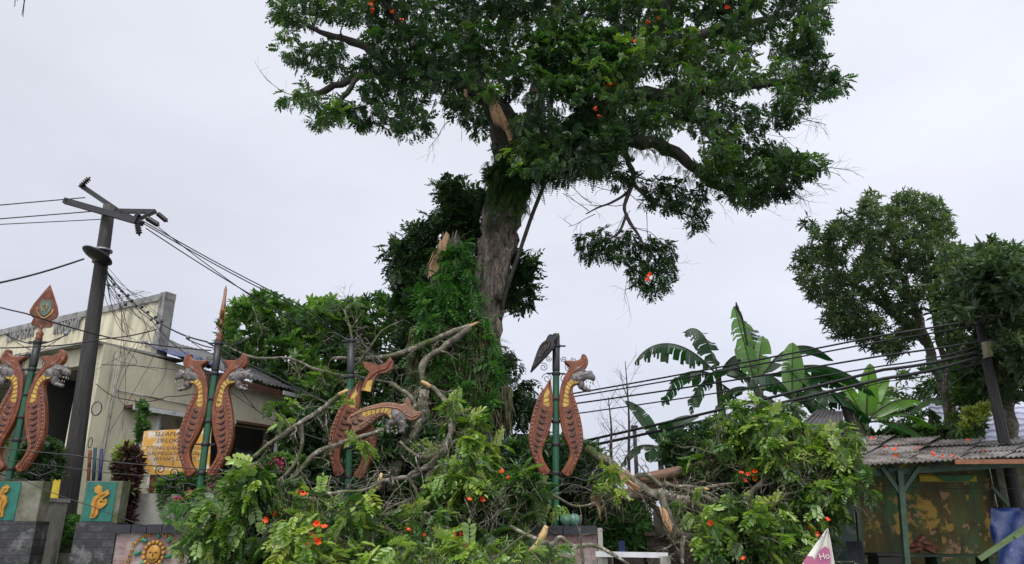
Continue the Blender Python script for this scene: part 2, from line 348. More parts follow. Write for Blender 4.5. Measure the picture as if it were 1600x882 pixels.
M['cutwood'] = mat('cut_wood', (.60, .42, .20, 1), (.46, .28, .10, 1), 14, .7, .4)
M['log_red'] = mat('stripped_log', (.23, .12, .075, 1), (.13, .065, .04, 1), 8, .65, .5, 20, stretch=(.6, 3, 3))
M['moss'] = leafmat('hanging_moss', (.035, .03, .012, 1), (.07, .065, .022, 1), (.12, .12, .03, 1), .8, .2)
M['leaf_crown'] = leafmat('crown_leaf', (.018, .048, .010, 1), (.050, .115, .020, 1), (.17, .29, .04, 1), .38, .38)
M['leaf_deep'] = leafmat('dark_leaf', (.013, .036, .012, 1), (.028, .068, .018, 1), (.075, .15, .03, 1), .36, .3)
M['leaf_right'] = leafmat('olive_leaf', (.022, .046, .016, 1), (.05, .09, .028, 1), (.12, .18, .045, 1), .33, .32)
M['leaf_fallen'] = leafmat('fallen_leaf', (.010, .030, .006, 1), (.050, .120, .016, 1), (.27, .41, .06, 1), .30, .3, .6, brown=(.22, .13, .04, 1))
M['leaf_back'] = leafmat('hedge_leaf', (.018, .05, .012, 1), (.05, .125, .022, 1), (.16, .29, .04, 1), .42, .35)
M['fern'] = leafmat('fern_leaf', (.022, .075, .012, 1), (.045, .14, .02, 1), (.10, .25, .04, 1), .5, .35)
M['banana'] = leafmat('banana_leaf', (.018, .055, .02, 1), (.035, .11, .028, 1), (.20, .42, .06, 1), .3, .4)
M['banana_stem'] = mat('banana_stem', (.10, .12, .04, 1), (.05, .045, .025, 1), 4, .5, .3, stretch=(3, 3, .4))
M['croton'] = leafmat('croton_leaf', (.05, .012, .014, 1), (.03, .035, .015, 1), (.26, .34, .04, 1), .35, .25)
M['magenta'] = mat('magenta_petal', (.42, .01, .09, 1), (.30, .008, .05, 1), 10, .5)
M['flower'] = mat('tulip_flower', (.90, .13, .012, 1), (.70, .045, .008, 1), 25, .4)
M['wall_peel'] = None
def peel():
    m = mat('peeling_wall', (.17, .135, .035, 1), (.075, .06, .025, 1), 3.4, .8, .4, 16, stretch=(1.6, 1, .55))
    layered(m, (.08, .19, .07, 1), 1.1, .47, .60, (1, 1, .45), 11, .9)
    layered(m, (.09, .06, .035, 1), 1.7, .50, .62, (1.8, 1, .25), 3, .85)
    layered(m, (.52, .32, .07, 1), 3.3, .56, .60, (1, 1, .9), 1.5, 1)
    layered(m, (.42, .26, .14, 1), 3.8, .59, .62, (1, 1, .9), 6.5, 1)
    layered(m, (.14, .30, .09, 1), 2.3, .60, .68, (1.6, 1, .3), 16, .8)
    return m
M['wall_peel'] = peel()
M['green_wood'] = layered(mat('green_wood', (.035, .075, .04, 1), (.02, .045, .025, 1), 5, .6, .3), (.10, .10, .07, 1), 9, .6, .7)
M['green_sheet'] = layered(mat('green_sheet', (.02, .05, .032, 1), (.012, .03, .02, 1), 3, .55, .3), (.09, .11, .09, 1), 6, .55, .7)
M['bamboo'] = mat('green_bamboo', (.13, .19, .07, 1), (.08, .12, .045, 1), 6, .4, .2)
M['brick_red'] = mat('red_brick', (.26, .095, .055, 1), (.14, .05, .03, 1), 8, .8, .5)
M['orange_board'] = mat('orange_board', (.27, .11, .05, 1), (.15, .06, .03, 1), 7, .6, .3)
M['tile_pale'] = mat('pale_tile', (.50, .50, .62, 1), (.38, .38, .50, 1), 3, .4, .2)
M['tile_dark'] = mat('dark_tile', (.13, .12, .12, 1), (.075, .07, .07, 1), 3, .55, .4)
M['banner'] = mat('banner_cloth', (.68, .66, .60, 1), (.58, .56, .48, 1), 3, .5, .2)
M['pink'] = mat('pink_print', (.42, .12, .22, 1), (.36, .10, .19, 1), 4, .5)
M['yellow_board'] = mat('yellow_board', (.62, .47, .03, 1), (.50, .36, .02, 1), 6, .6)
M['blue_poster'] = mat('blue_poster', (.18, .36, .60, 1), (.5, .56, .62, 1), 9, .5)
M['board_blue'] = mat('board_blue', (.012, .05, .075, 1), (.01, .035, .055, 1), 6, .6)
M['glass_jar'] = mat('clouded_glass', (.12, .25, .18, 1), (.06, .14, .10, 1), 5, .12, .3)
M['window'] = mat('window_glass', (.05, .055, .06, 1), (.02, .02, .025, 1), 3, .1)
M['crest'] = layered(mat('crest_green', (.12, .18, .12, 1), (.07, .11, .08, 1), 14, .45), (.35, .36, .30, 1), 22, .58, .66)

# ------------------------------------------------------------------ foliage machinery (numpy)
def leaflet(L, w, fold, droop):
    v = np.array([[0, 0, 0], [-w * .42, L * .28, fold], [-w * .5, L * .62, fold * .9 - droop * .4], [0, L, -droop], [w * .5, L * .62, fold * .9 - droop * .4], [w * .42, L * .28, fold]])
    return v, np.array([[0, 3, 2, 1], [0, 5, 4, 3]])
def rotz(a): c, s_ = math.cos(a), math.sin(a); return np.array([[c, -s_, 0], [s_, c, 0], [0, 0, 1]])
def roty(a): c, s_ = math.cos(a), math.sin(a); return np.array([[c, 0, s_], [0, 1, 0], [-s_, 0, c]])
def tmpl_compound(rg, pairs=5, L=.42, w=.17, arch=.35, ang=58):
    V = []; F = []; b = 0
    for i in range(pairs + 1):
        y = .18 + .82 * i / pairs; z = -arch * y * y
        sides = (0,) if i == pairs else (-1, 1)
        for s_ in sides:
            sz = L * (.75 + .35 * math.sin(math.pi * min(1, (i + .7) / (pairs + .6)))) * rg.uniform(.88, 1.12)
            v, f = leaflet(sz, w * sz / L, sz * .07, sz * rg.uniform(.05, .3))
            a = -s_ * math.radians(ang + rg.uniform(-9, 9))
            v = v @ roty(rg.uniform(-.35, .35) + s_ * .15).T @ rotz(a).T
            v += np.array([0, y, z]); V.append(v); F.append(f + b); b += 6
    # rachis: narrow quad
    r = .011; V.append(np.array([[-r, 0, 0], [r, 0, 0], [r * .5, 1, -arch], [-r * .5, 1, -arch], [0, 0, -r], [0, 1, -arch - r]])); F.append(np.array([[0, 1, 2, 3], [0, 3, 5, 4]]) + b)
    return np.vstack(V), np.vstack(F)
def tmpl_rosette(rg, n=6, L=1.0, w=.34, spread=1.0):
    V = []; F = []; b = 0
    for i in range(n):
        sz = L * rg.uniform(.7, 1.1); v, f = leaflet(sz, w * sz, sz * .06, sz * rg.uniform(.05, .35))
        t = rg.uniform(-.2, 1.0) * spread          # lift away from the axis
        rx = np.array([[1, 0, 0], [0, math.cos(t), -math.sin(t)], [0, math.sin(t), math.cos(t)]])
        v = v @ roty(rg.uniform(-.5, .5)).T @ rx.T @ rotz(2 * math.pi * i / n + rg.uniform(-.4, .4)).T
        V.append(v); F.append(f + b); b += 6
    return np.vstack(V), np.vstack(F)
def tmpl_fern(rg, n=13, arch=.55):
    V = []; F = []; b = 0
    for i in range(n):
        y = (i + 1) / n; z = -arch * y ** 1.8; wd = .20 * math.sin(math.pi * min(1, y * .8 + .17)) + .03
        for s_ in (-1, 1):
            v, f = leaflet(wd * rg.uniform(.85, 1.15), .062, .004, wd * .18)
            v = v @ rotz(-s_ * math.radians(66)).T + np.array([0, y * .95, z]); V.append(v); F.append(f + b); b += 6
    return np.vstack(V), np.vstack(F)
RG = np.random.default_rng(11)
T_COMP = [tmpl_compound(RG, 5) for _ in range(4)]
T_COMPB = [tmpl_compound(RG, 5, .40, .20, .30, 55) for _ in range(5)]
T_ROS = [tmpl_rosette(RG, 6) for _ in range(4)]
T_SLIM = [tmpl_rosette(RG, 6, 1.0, .24, .9) for _ in range(4)]
T_ROUND = [tmpl_rosette(RG, 6, 1.0, .62, .8) for _ in range(3)]
T_FERN = [tmpl_fern(RG) for _ in range(3)]
T_BROAD = T_FERN + [tmpl_compound(RG, 6, .34, .12, .55, 60) for _ in range(3)]
def norm(a): return a / np.maximum(np.linalg.norm(a, axis=1, keepdims=True), 1e-9)
def inst(tmpls, pos, dirs, ups, scale, tint, rg, jitter=.13):
    """place templates; returns V, F, tint per face"""
    N_ = len(pos); y = norm(dirs); x = norm(np.cross(y, ups)); z = np.cross(x, y)
    which = rg.integers(0, len(tmpls), N_); VV = []; FF = []; TT = []; b = 0
    for k, (tv, tf) in enumerate(tmpls):
        s_ = np.where(which == k)[0]
        if not len(s_): continue
        R = np.stack([x[s_], y[s_], z[s_]], axis=2)            # columns
        v = np.einsum('nij,mj->nmi', R, tv) * scale[s_][:, None, None] + pos[s_][:, None, :]
        n, m = v.shape[:2]
        f = tf[None] + (np.arange(n) * m)[:, None, None] + b
        VV.append(v.reshape(-1, 3)); FF.append(f.reshape(-1, 4)); b += n * m
        t = np.repeat(tint[s_], len(tf)) + rg.normal(0, jitter * .35, n * len(tf)); TT.append(t)
    return np.vstack(VV), np.vstack(FF), np.clip(np.concatenate(TT), 0, .95)
class Leaves:
    def __init__(s): s.V = []; s.F = []; s.T = []; s.b = 0
    def add(s, V, F, T): s.V.append(V); s.F.append(F + s.b); s.T.append(T); s.b += len(V)
    def build(s, name, mat_, parent): return fastmesh(name, np.vstack(s.V), np.vstack(s.F), mat_, parent, np.concatenate(s.T))
def clump(L, tm, c, r, n, size, rg, tint=.4, tsd=.16, squash=.75, droop=.25, outward=1.0, hollow=.45):
    """a tuft of leaves round centre c: outward pointing, drooping, denser towards its shell"""
    u = norm(rg.normal(size=(n, 3))); rad = r * rg.uniform(hollow, 1.0, n) ** .6
    p = np.array(c) + u * rad[:, None] * np.array([1, 1, squash])
    d = u * outward + rg.normal(0, .45, (n, 3)); d[:, 2] -= droop
    up = np.tile([0, 0, 1.0], (n, 1)) + rg.normal(0, .35, (n, 3))
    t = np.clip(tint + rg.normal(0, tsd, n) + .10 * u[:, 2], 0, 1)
    sz = size * rg.uniform(.7, 1.2, n)
    L.add(*inst(tm, p - norm(d) * sz[:, None] * .4, d, up, sz, t, rg))
    return p
def inpoly(P, poly):
    x, y = P[:, 0], P[:, 1]; c = np.zeros(len(P), bool); n = len(poly); j = n - 1
    for i in range(n):
        xi, yi = poly[i]; xj, yj = poly[j]
        cond = ((yi > y) != (yj > y)) & (x < (xj - xi) * (y - yi) / (yj - yi + 1e-12) + xi); c ^= cond; j = i
    return c
def darts(poly, mind, rg, holes=(), tries=6000):
    a = np.array(poly, float); lo = a.min(0); hi = a.max(0); out_ = []
    P = rg.uniform(lo, hi, (tries, 2)); ok = inpoly(P, poly)
    for h in holes: ok &= ~inpoly(P, h)
    for p in P[ok]:
        if all((p[0] - q[0]) ** 2 + (p[1] - q[1]) ** 2 > mind * mind for q in out_): out_.append(p)
    return out_
def twigs_to(mb, nodes, targets, rg, r0=.05, r1=.012, sag=.12, n=5, reuse=.55):
    """join every target to the nearest wood with a bent tapering branch; nodes: list of (Vector, radius)"""
    T = [Vector(t) for t in targets]; left = list(range(len(T)))
    NP = np.array([tuple(q[0]) for q in nodes]); NR = [q[1] for q in nodes]
    D = np.array([np.min(np.linalg.norm(NP - np.array(t), axis=1)) for t in T])
    for i in np.argsort(D):
        t = T[i]; d = np.linalg.norm(NP - np.array(t), axis=1)
        k = int(np.argmin(d)); a = Vector(NP[k]); Ld = (t - a).length
        if Ld < .05: continue
        ra = min(NR[k] * .7, r0 * min(1, .35 + Ld / 2.5))
        mid = [a.lerp(t, f) + Vector((rg.normal(0, .07), rg.normal(0, .07), rg.normal(0, .07) + sag * math.sin(math.pi * f))) * Ld for f in (.33, .66)]
        pts = spline([a] + mid + [t], 3); rr = lerpr([ra, max(r1, ra * .55), r1], len(pts))
        mb.tube(pts, rr, n, cap=False)
        for q in range(2, len(pts), 2):
            NP = np.vstack([NP, np.array(pts[q])]); NR.append(rr[q])
def recurse(mb, p, d, L, r, depth, rg, tips, gnarl=.35, n=5, droop=0.0, kids=(2, 3)):
    """gnarled bare branch with sub-branches"""
    k = 4; pts = [Vector(p)]; d = Vector(d).normalized()
    for i in range(k):
        d = (d + Vector(rg.normal(0, gnarl * .5, 3)) + Vector((0, 0, -droop * .2))).normalized(); pts.append(pts[-1] + d * (L / k))
    rr = lerpr([r, r * .55], 9)[:len(spline(pts, 2))]; q = spline(pts, 2); rr = lerpr([r, r * .5], len(q)); mb.tube(q, rr, n, cap=True)
    if depth <= 0: tips.append(pts[-1]); return
    for j in range(rg.integers(kids[0], kids[1] + 1)):
        f = rg.uniform(.35, 1.0); i = min(k - 1, int(f * k)); s_ = pts[i].lerp(pts[i + 1], f * k - i)
        nd = (d + Vector(rg.normal(0, .75, 3))).normalized()
        recurse(mb, s_, nd, L * rg.uniform(.45, .75), r * rg.uniform(.4, .6), depth - 1, rg, tips, gnarl, n, droop, kids)
def flower(c, r, rg, parent, npet=3, name='flower', world=True):
    """a head of orange-red tulip-tree blossoms"""
    mb = MB()
    for k in range(npet):
        o = Vector(c) + Vector(rg.normal(0, r * .9, 3)); ax = Vector(rg.normal(0, 1, 3)).normalized(); ax.z = abs(ax.z); ax.y -= .5; ax.normalize()
        u = ax.orthogonal().normalized(); w = ax.cross(u)
        for j in range(5):
            a = 2 * math.pi * j / 5; e1 = u * math.cos(a) + w * math.sin(a); e2 = u * math.cos(a + 1.4) + w * math.sin(a + 1.4)
            em = (e1 + e2).normalized()
            b_ = o; m1_ = o + e1 * r * .55 + ax * r * .5; m2_ = o + e2 * r * .55 + ax * r * .5; tp = o + em * r * .72 + ax * r * rg.uniform(.6, .95)
            mb.add([b_, m1_, tp, m2_], [(0, 1, 2), (0, 2, 3)], True)
    return mb.build(name, M['flower'], parent)
def wpoly(pts, Y): return [at(x, y, Y) for x, y in pts]

def text(name, s, mt, parent, origin, right, up, size, ext=.004, align='CENTER', shear=0.0, xs=1.0):
    cu = bpy.data.curves.new(name, 'FONT'); cu.body = s; cu.size = size; cu.extrude = ext; cu.align_x = align; cu.resolution_u = 3; cu.shear = shear
    o = bpy.data.objects.new(name, cu); COL.objects.link(o)
    dg = bpy.context.evaluated_depsgraph_get(); me = bpy.data.meshes.new_from_object(o.evaluated_get(dg))
    bpy.data.objects.remove(o); bpy.data.curves.remove(cu)
    r = Vector(right).normalized(); u = Vector(up); u = (u - r * u.dot(r)).normalized(); n = r.cross(u)
    Mx = Matrix(((r.x, u.x, n.x, origin[0]), (r.y, u.y, n.y, origin[1]), (r.z, u.z, n.z, origin[2]), (0, 0, 0, 1)))
    if parent is not None: Mx = wmat(parent).inverted() @ Mx
    me.transform(Mx @ Matrix.Diagonal((xs, 1, 1, 1))); me.materials.clear()
    return link(name, me, mt, parent)
def remesh(mb, voxel, name, mt, parent, local=True):
    o = mb.build(name, mt, None)
    md = o.modifiers.new('r', 'REMESH'); md.mode = 'VOXEL'; md.voxel_size = voxel; md.use_smooth_shade = True
    dg = bpy.context.evaluated_depsgraph_get(); me = bpy.data.meshes.new_from_object(o.evaluated_get(dg))
    bpy.data.objects.remove(o)
    if not me.materials: me.materials.append(mt)
    o = bpy.data.objects.new(name, me); COL.objects.link(o); o.parent = parent
    if not local: me.transform(wmat(parent).inverted())
    return o
# ================================================================== SETTING
def ground_z(x, y):
    def ss(a, b, t): t = max(0, min(1, (t - a) / (b - a))); return t * t * (3 - 2 * t)
    hi = 1.75 * ss(11.7, 12.6, y) * (1 - ss(-4.0, 1.0, x)) + (0.55 * ss(11.7, 13.5, y)) * ss(-4.0, 1.0, x)
    gap = ss(-8.2, -7.9, x) * (1 - ss(-6.9, -6.6, x))       # the stairway cuts the bank
    if y < 13.4: hi *= (1 - gap * (1 - ss(11.8, 13.4, y)) * .9)
    hi += 1.2 * ss(20, 34, y) * (1 - ss(8, 16, abs(x)))
    far = 6 * ss(60, 400, y)
    return hi + far + .04 * mnoise.noise(Vector((x, y, 0)) * .9)
xs = sorted(set([-900, -400, -150, -70, -40] + [round(-26 + i * .5, 2) for i in range(105)] + [40, 70, 150, 400, 900]))
ys = sorted(set([-300, -60, -20, -5, 3, 8, 10.5, 11.2] + [round(11.6 + i * .3, 2) for i in range(30)] + [round(21 + i, 2) for i in range(20)] + [45, 60, 90, 150, 300, 600, 1200]))
V = [(x, y, ground_z(x, y)) for y in ys for x in xs]; nx = len(xs)
F = [(j * nx + i, j * nx + i + 1, (j + 1) * nx + i + 1, (j + 1) * nx + i) for j in range(len(ys) - 1) for i in range(nx - 1)]
g = MB().add(V, F, True).build('ground', M['earth']); tag(g, kind='structure')
rd = MB(); rd.add([(-120, -40, .012), (120, -40, .012), (120, 8.2, .012), (-120, 8.2, .012)], [(0, 1, 2, 3)])
tag(rd.build('road', M['asphalt']), kind='structure')
kb = MB().box((0, 8.35, .04), (120, .22, .20)); tag(kb.build('kerb', M['concrete']), kind='structure')
pv = MB().box((0, 9.9, .02), (120, 2.86, .10)); tag(pv.build('pavement', M['concrete']), kind='structure')

YW = 11.35     # the roadside wall
# ---- steps and grass at far left
st = empty('garden_steps', at(110, 870, 12.0), 'mossy concrete steps climbing between the two pillars toward the pale hall', 'steps')
for k in range(5):
    mb = MB(); y0 = 11.75 + k * .34; mb.box((-7.45 + .03 * k, y0 + .9, .35 + k * .3), (1.3, 1.8 , .62)); mb.build('step', M['mossy_concrete'], st)
GRS = Leaves(); rg = np.random.default_rng(5)
def blades(L, x0, x1, y0, y1, n, h, rg, tint=.5, zoff=0.0):
    p = np.stack([rg.uniform(x0, x1, n), rg.uniform(y0, y1, n), np.zeros(n)], 1)
    p[:, 2] = [ground_z(a, b) for a, b in p[:, :2]]; p[:, 2] += zoff
    d = rg.normal(0, .45, (n, 3)); d[:, 2] = 1; up = rg.normal(0, 1, (n, 3)); up[:, 2] = .1
    L.add(*inst([tmpl_rosette(rg, 5, 1.0, .10, 1.0) for _ in range(2)], p, up, d, rg.uniform(.5, 1.1, n) * h, np.clip(tint + rg.normal(0, .2, n), 0, 1), rg))
blades(GRS, -9.6, -6.0, 12.2, 15.5, 3000, .20, rg); blades(GRS, -6.2, 1.0, 12.4, 15.5, 2200, .22, rg); blades(GRS, 0, 10, 12.2, 16, 5000, .22, rg, .45)
tag(GRS.build('grass', M['grass'], None), 'rough wet green grass behind the roadside wall', 'grass', kind='stuff')
# tuft of bright grass beside the steps
lf = Leaves(); rg = np.random.default_rng(6)
tg = empty('grass_tuft', at(100, 832, 12.7), 'bright green tuft of low weeds at the foot of the wooden utility pole', 'weeds')
for q in darts([(82, 812), (120, 808), (122, 838), (100, 850), (80, 845)], 6, rg):
    clump(lf, T_SLIM, at(q[0], q[1], 12.6 + rg.uniform(-.2, .2)), .10, 26, .09, rg, .65, .2)
lf.build('leaf', M['fern'], tg)

# ================================================================== THE PALE HALL (left)
dA = Vector((-1.905, 1.055, 0)).normalized(); dB = Vector((.606, 1.055, 0)).normalized()
nA = Vector((dA.y, -dA.x, 0)); nA = nA if nA.y < 0 else -nA       # faces the camera
nB = Vector((dB.y, -dB.x, 0)); nB = nB if nB.y < 0 else -nB
C0 = at(134, 700, 15.0); C0.z = 0                                 # near corner
hall = empty('community_hall', (C0.x, C0.y, 1.75), 'pale cream hall with grey stained parapet and dark porch, behind the wooden utility pole', 'building')
ZG = 1.7
PA = at(262, 500, 16.3)                                           # parapet plane passes here
# parapet: right end at photo x 268 -> left beyond the frame
def onA(px, py): return hit(px, py, PA, nA)
pr_top = onA(262, 458); pr_bot = onA(246, 548)
ztop = pr_top.z; zb = pr_bot.z
Rend = Vector((pr_top.x, pr_top.y, 0)); Lend = Rend + dA * 16
par = MB(); th = -nA * .16
capth = .16
par.slab([(Rend.x, Rend.y, zb - .15), (Rend.x, Rend.y, ztop - capth), (Lend.x, Lend.y, ztop - capth), (Lend.x, Lend.y, zb - .15)], th)
par.build('parapet', M['cream'], hall)
cap_ = MB(); o_ = nA * .05
e0 = Rend - dA * .05; e1 = Lend
cap_.slab([e0 + o_ + Vector((0, 0, ztop - capth + .002)), e0 + o_ + Vector((0, 0, ztop)), e1 + o_ + Vector((0, 0, ztop)), e1 + o_ + Vector((0, 0, ztop - capth + .002))], -nA * .25)
# dark pier at the parapet's right end
cap_.slab([Rend - dA * .04 + nA * .07 + Vector((0, 0, zb - .2)), Rend - dA * .04 + nA * .07 + Vector((0, 0, ztop + .012)), Rend + dA * .17 + nA * .07 + Vector((0, 0, ztop + .012)), Rend + dA * .17 + nA * .07 + Vector((0, 0, zb - .2))], -nA * .27)
cap_.build('parapet_coping', M['parapet_cap'], hall)
# fascia band under the parapet, over the porch
fz0 = onA(100, 562).z
fas = MB(); f0 = C0 - dA * 0.0
Lc = Vector((Lend.x, Lend.y, 0))
wt = at(165, 538, 15.0).z                                         # wall top at the near corner
fA0 = Vector((C0.x, C0.y, 0)) + dA * .02; fA1 = fA0 + dA * 15
fas.slab([fA0 + Vector((0, 0, wt - .38)), fA0 + Vector((0, 0, wt)), fA1 + Vector((0, 0, wt)), fA1 + Vector((0, 0, wt - .38))], -nA * .25)
fas.build('fascia', M['cream'], hall)
mb = MB(); mb.slab([fA0 + nA * .25 + Vector((0, 0, wt)), fA0 + nA * .25 + Vector((0, 0, wt + .05)), fA1 + nA * .25 + Vector((0, 0, wt + .05)), fA1 + nA * .25 + Vector((0, 0, wt))], -nA * 2.2)
mb.slab([fA0 - nA * .3 + Vector((0, 0, wt - .36)), fA0 - nA * .3 + Vector((0, 0, wt - .30)), fA1 - nA * .3 + Vector((0, 0, wt - .30)), fA1 - nA * .3 + Vector((0, 0, wt - .36))], -nA * 3.2)
mb.build('porch_ceiling', M['concrete'], hall)
# porch back wall with openings
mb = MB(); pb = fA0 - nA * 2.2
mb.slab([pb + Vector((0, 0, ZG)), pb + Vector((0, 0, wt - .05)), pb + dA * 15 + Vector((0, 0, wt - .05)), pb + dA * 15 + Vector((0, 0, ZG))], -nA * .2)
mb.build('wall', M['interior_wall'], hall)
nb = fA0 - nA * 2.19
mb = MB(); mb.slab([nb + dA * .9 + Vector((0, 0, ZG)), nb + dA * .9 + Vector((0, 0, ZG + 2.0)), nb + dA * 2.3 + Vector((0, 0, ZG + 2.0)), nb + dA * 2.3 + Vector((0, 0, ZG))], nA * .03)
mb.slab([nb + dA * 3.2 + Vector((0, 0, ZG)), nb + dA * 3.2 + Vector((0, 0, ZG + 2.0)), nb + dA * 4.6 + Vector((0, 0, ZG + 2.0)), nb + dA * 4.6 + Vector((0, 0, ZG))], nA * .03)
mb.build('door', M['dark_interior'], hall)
# room on the right: wall B from the near corner receding right
Bn = Vector((C0.x, C0.y, 0)); LB = 8.6
def B(s_, z, out_=0.0): return Bn + dB * s_ + nB * out_ + Vector((0, 0, z))
zo1 = at(200, 634, 15.2).z; zo0 = ZG + .75                        # veranda opening
we = wt - .35
wl = MB()
wl.slab([B(0, ZG - .5), B(0, wt), B(1.45, wt - .06), B(1.45, ZG - .5)], -nB * .22)
wl.slab([B(1.45, zo1), B(1.45, wt - .06), B(2.2, wt - .12), B(LB, we), B(LB, zo1)], -nB * .22)
wl.slab([B(1.45, ZG - .5), B(1.45, zo0), B(LB, zo0), B(LB, ZG - .5)], -nB * .22)
wl.slab([B(LB, ZG - .5, -.0), B(LB, we, -.0), B(LB + .2, we, 0), B(LB + .2, ZG - .5, 0)], -nB * 5)
wl.slab([B(0, ZG - .5, -.221), B(0, wt, -.221), B(0, wt, -.75), B(0, ZG - .5, -.75)], dB * .2)
wl.build('wall', M['cream'], hall)
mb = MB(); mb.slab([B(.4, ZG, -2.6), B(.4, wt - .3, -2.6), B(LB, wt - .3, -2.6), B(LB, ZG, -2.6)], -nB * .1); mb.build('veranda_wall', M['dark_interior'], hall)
mb = MB(); mb.slab([B(.65, zo1, .32), B(.65, zo1 + .06, .32), B(LB, zo1 + .06, .32), B(LB, zo1, .32)], -nB * .318); mb.build('awning', M['trim_brown'], hall)
mb = MB(); mb.slab([B(.65, zo1 - .05, .34), B(.65, zo1 + .05, .34), B(3.3, zo1 + .05, .34), B(3.3, zo1 - .05, .34)], -nB * .02); mb.build('awning_edge', M['white_paint'], hall)
for s_ in (1.5, 4.9, 7.2):
    mb = MB(); mb.bar(B(s_, zo0, .02), B(s_, zo1, .02), .08, .08); mb.build('veranda_post', M['white_paint'], hall)
mb = MB(); mb.slab([B(1.45, zo0, .05), B(1.45, zo0 + .07, .05), B(LB, zo0 + .07, .05), B(LB, zo0, .05)], -nB * .30); mb.build('veranda_sill', M['concrete'], hall)
# strip of jagged broken plaster along the near corner (left face), small window
mb = MB(); mb.slab([fA0 - nA * .4 + nB * .0 + Vector((0, 0, ZG + .95)), fA0 - nA * .4 + Vector((0, 0, ZG + 1.75)), fA0 - nA * .9 + Vector((0, 0, ZG + 1.75)), fA0 - nA * .9 + Vector((0, 0, ZG + .95))], dA * .05)
mb.build('window', M['white_paint'], hall)
# flat roof + lean-to roof sheets
def corr(o, u, v, L, D, pitch, amp, sag=0.0, nd=6, th=.006):
    """corrugated sheet: o corner, u along the waves' crossing direction (length L), v down the corrugation (length D)"""
    n = int(L / pitch * 6) + 1; nrm = u.cross(v).normalized(); nrm = nrm if nrm.z > 0 else -nrm; P = []; Fc = []
    for layer in (0, 1):
        for j in range(nd + 1):
            for i in range(n + 1):
                a = i / n * L; b = j / nd
                P.append(o + u * a + v * (D * b) + nrm * (amp * math.cos(2 * math.pi * a / pitch) - layer * th) - Vector((0, 0, sag * math.sin(math.pi * i / n))))
    w = n + 1; K = (nd + 1) * w
    for layer in (0, 1):
        for j in range(nd):
            for i in range(n): Fc.append(tuple(layer * K + q for q in (j * w + i, j * w + i + 1, (j + 1) * w + i + 1, (j + 1) * w + i)))
    for i in range(n):
        for j in (0, nd): Fc.append((j * w + i, j * w + i + 1, K + j * w + i + 1, K + j * w + i))
    for j in range(nd):
        for i in (0, n): Fc.append((j * w + i, (j + 1) * w + i, K + (j + 1) * w + i, K + j * w + i))
    return P, Fc
rf = MB(); rg = np.random.default_rng(3)
vdir = (-nB * math.cos(.42) + Vector((0, 0, math.sin(.42))))
for k in range(7):
    s0 = 1.9 + k * 1.02; z_ = wt - .10 - (wt - we) * (s0 - 1.9) / (LB - 1.9) + rg.uniform(-.02, .05)
    P_, F_ = corr(B(s0, z_, .38 + rg.uniform(-.10, .12)), (dB + Vector((0, 0, rg.uniform(-.03, .03)))).normalized(), vdir, 1.12, 2.6, .13, .02)
    rf.add(P_, F_, True)
rf.build('roof', M['roof_dark'], hall)
mb = MB(); mb.slab([B(1.9, wt - .32, .30), B(1.9, wt - .14, .30), B(LB, we - .10, .30), B(LB, we - .26, .30)], -nB * .03); mb.build('eave_board', M['trim_brown'], hall)
mb = MB(); mb.slab([B(4.6, we - .04, .42), B(4.6, we + .06, .42), B(8.2, we - .02, .42), B(8.2, we - .10, .42)], -nB * .02); mb.build('gutter', M['white_paint'], hall)
# blue tarpaulin lying in the valley of the roof
mb = MB(); rg = np.random.default_rng(9)
pts = []
for j in range(6):
    for i in range(12):
        pts.append(B(1.3 + i * .12, wt - .02 + j * .09 + rg.uniform(-.03, .05), .32 - j * .22 + rg.uniform(-.03, .03)))
Fq = [(j * 12 + i, j * 12 + i + 1, (j + 1) * 12 + i + 1, (j + 1) * 12 + i) for j in range(5) for i in range(11)]
o = mb.add(pts, Fq, True).build('tarpaulin', M['tarp_blue']); sm = o.modifiers.new('s', 'SOLIDIFY'); sm.thickness = .01
tag(o, 'crumpled dark blue tarpaulin lying on the roof edge right of the parapet', 'tarpaulin')
# lettering on the parapet
for s_, px0, px1, py0, py1 in (('LURPUSTA', 10, 58, 527, 518), ('IKONDUIT', 84, 130, 514, 507)):
    a = onA(px0, py0); b = onA(px1, py1); rt = (b - a); 
    text('lettering', s_, M['text_grey'], hall, (a + b) / 2 + nA * .02 - Vector((0, 0, .15)), -dA, (.0, 0, 1), .44, .03, xs=rt.length / (len(s_) * .44 * .68))
# things in the porch
def onPorch(px, py): return hit(px, py, nb + Vector((0, 0, 2)), nA)
a = onPorch(96, 636); sg = empty('round_sign', a, 'dark blue hexagonal sign board hung high in the porch, left of the utility pole', 'sign')
mb = MB(); R_ = .42; hexp = [a + nA * .12 - dA * (R_ * 1.1 * math.cos(math.radians(60 * k))) + Vector((0, 0, R_ * .75 * math.sin(math.radians(60 * k)))) for k in range(6)]
mb.slab(hexp, -nA * .05); mb.build('sign_panel', M['board_blue'], sg)
mb = MB(); c_ = a + nA * .14 - Vector((0, 0, .48)); mb.slab([c_ - dA * .45 + Vector((0, 0, -.05)), c_ - dA * .45 + Vector((0, 0, .05)), c_ + dA * .45 + Vector((0, 0, .05)), c_ + dA * .45 + Vector((0, 0, -.05))], -nA * .03); mb.build('name_strip', M['trim_brown'], sg)
a = at(87, 762, 14.6); mb = MB(); mb.slab([a + Vector((-.16, .05, -.25)), a + Vector((-.12, .05, .27)), a + Vector((.12, 0, .27)), a + Vector((.08, 0, -.25))], (0, .02, 0))
tag(mb.build('notice_board', M['yellow_board']), 'tall yellow notice board standing behind the left of the utility pole foot', 'notice board')
a = at(112, 732, 14.2); mb = MB(); mb.slab([a + Vector((-.07, .0, -.19)), a + Vector((-.04, .0, .20)), a + Vector((.09, 0, .20)), a + Vector((.06, 0, -.19))], (0, .02, 0))
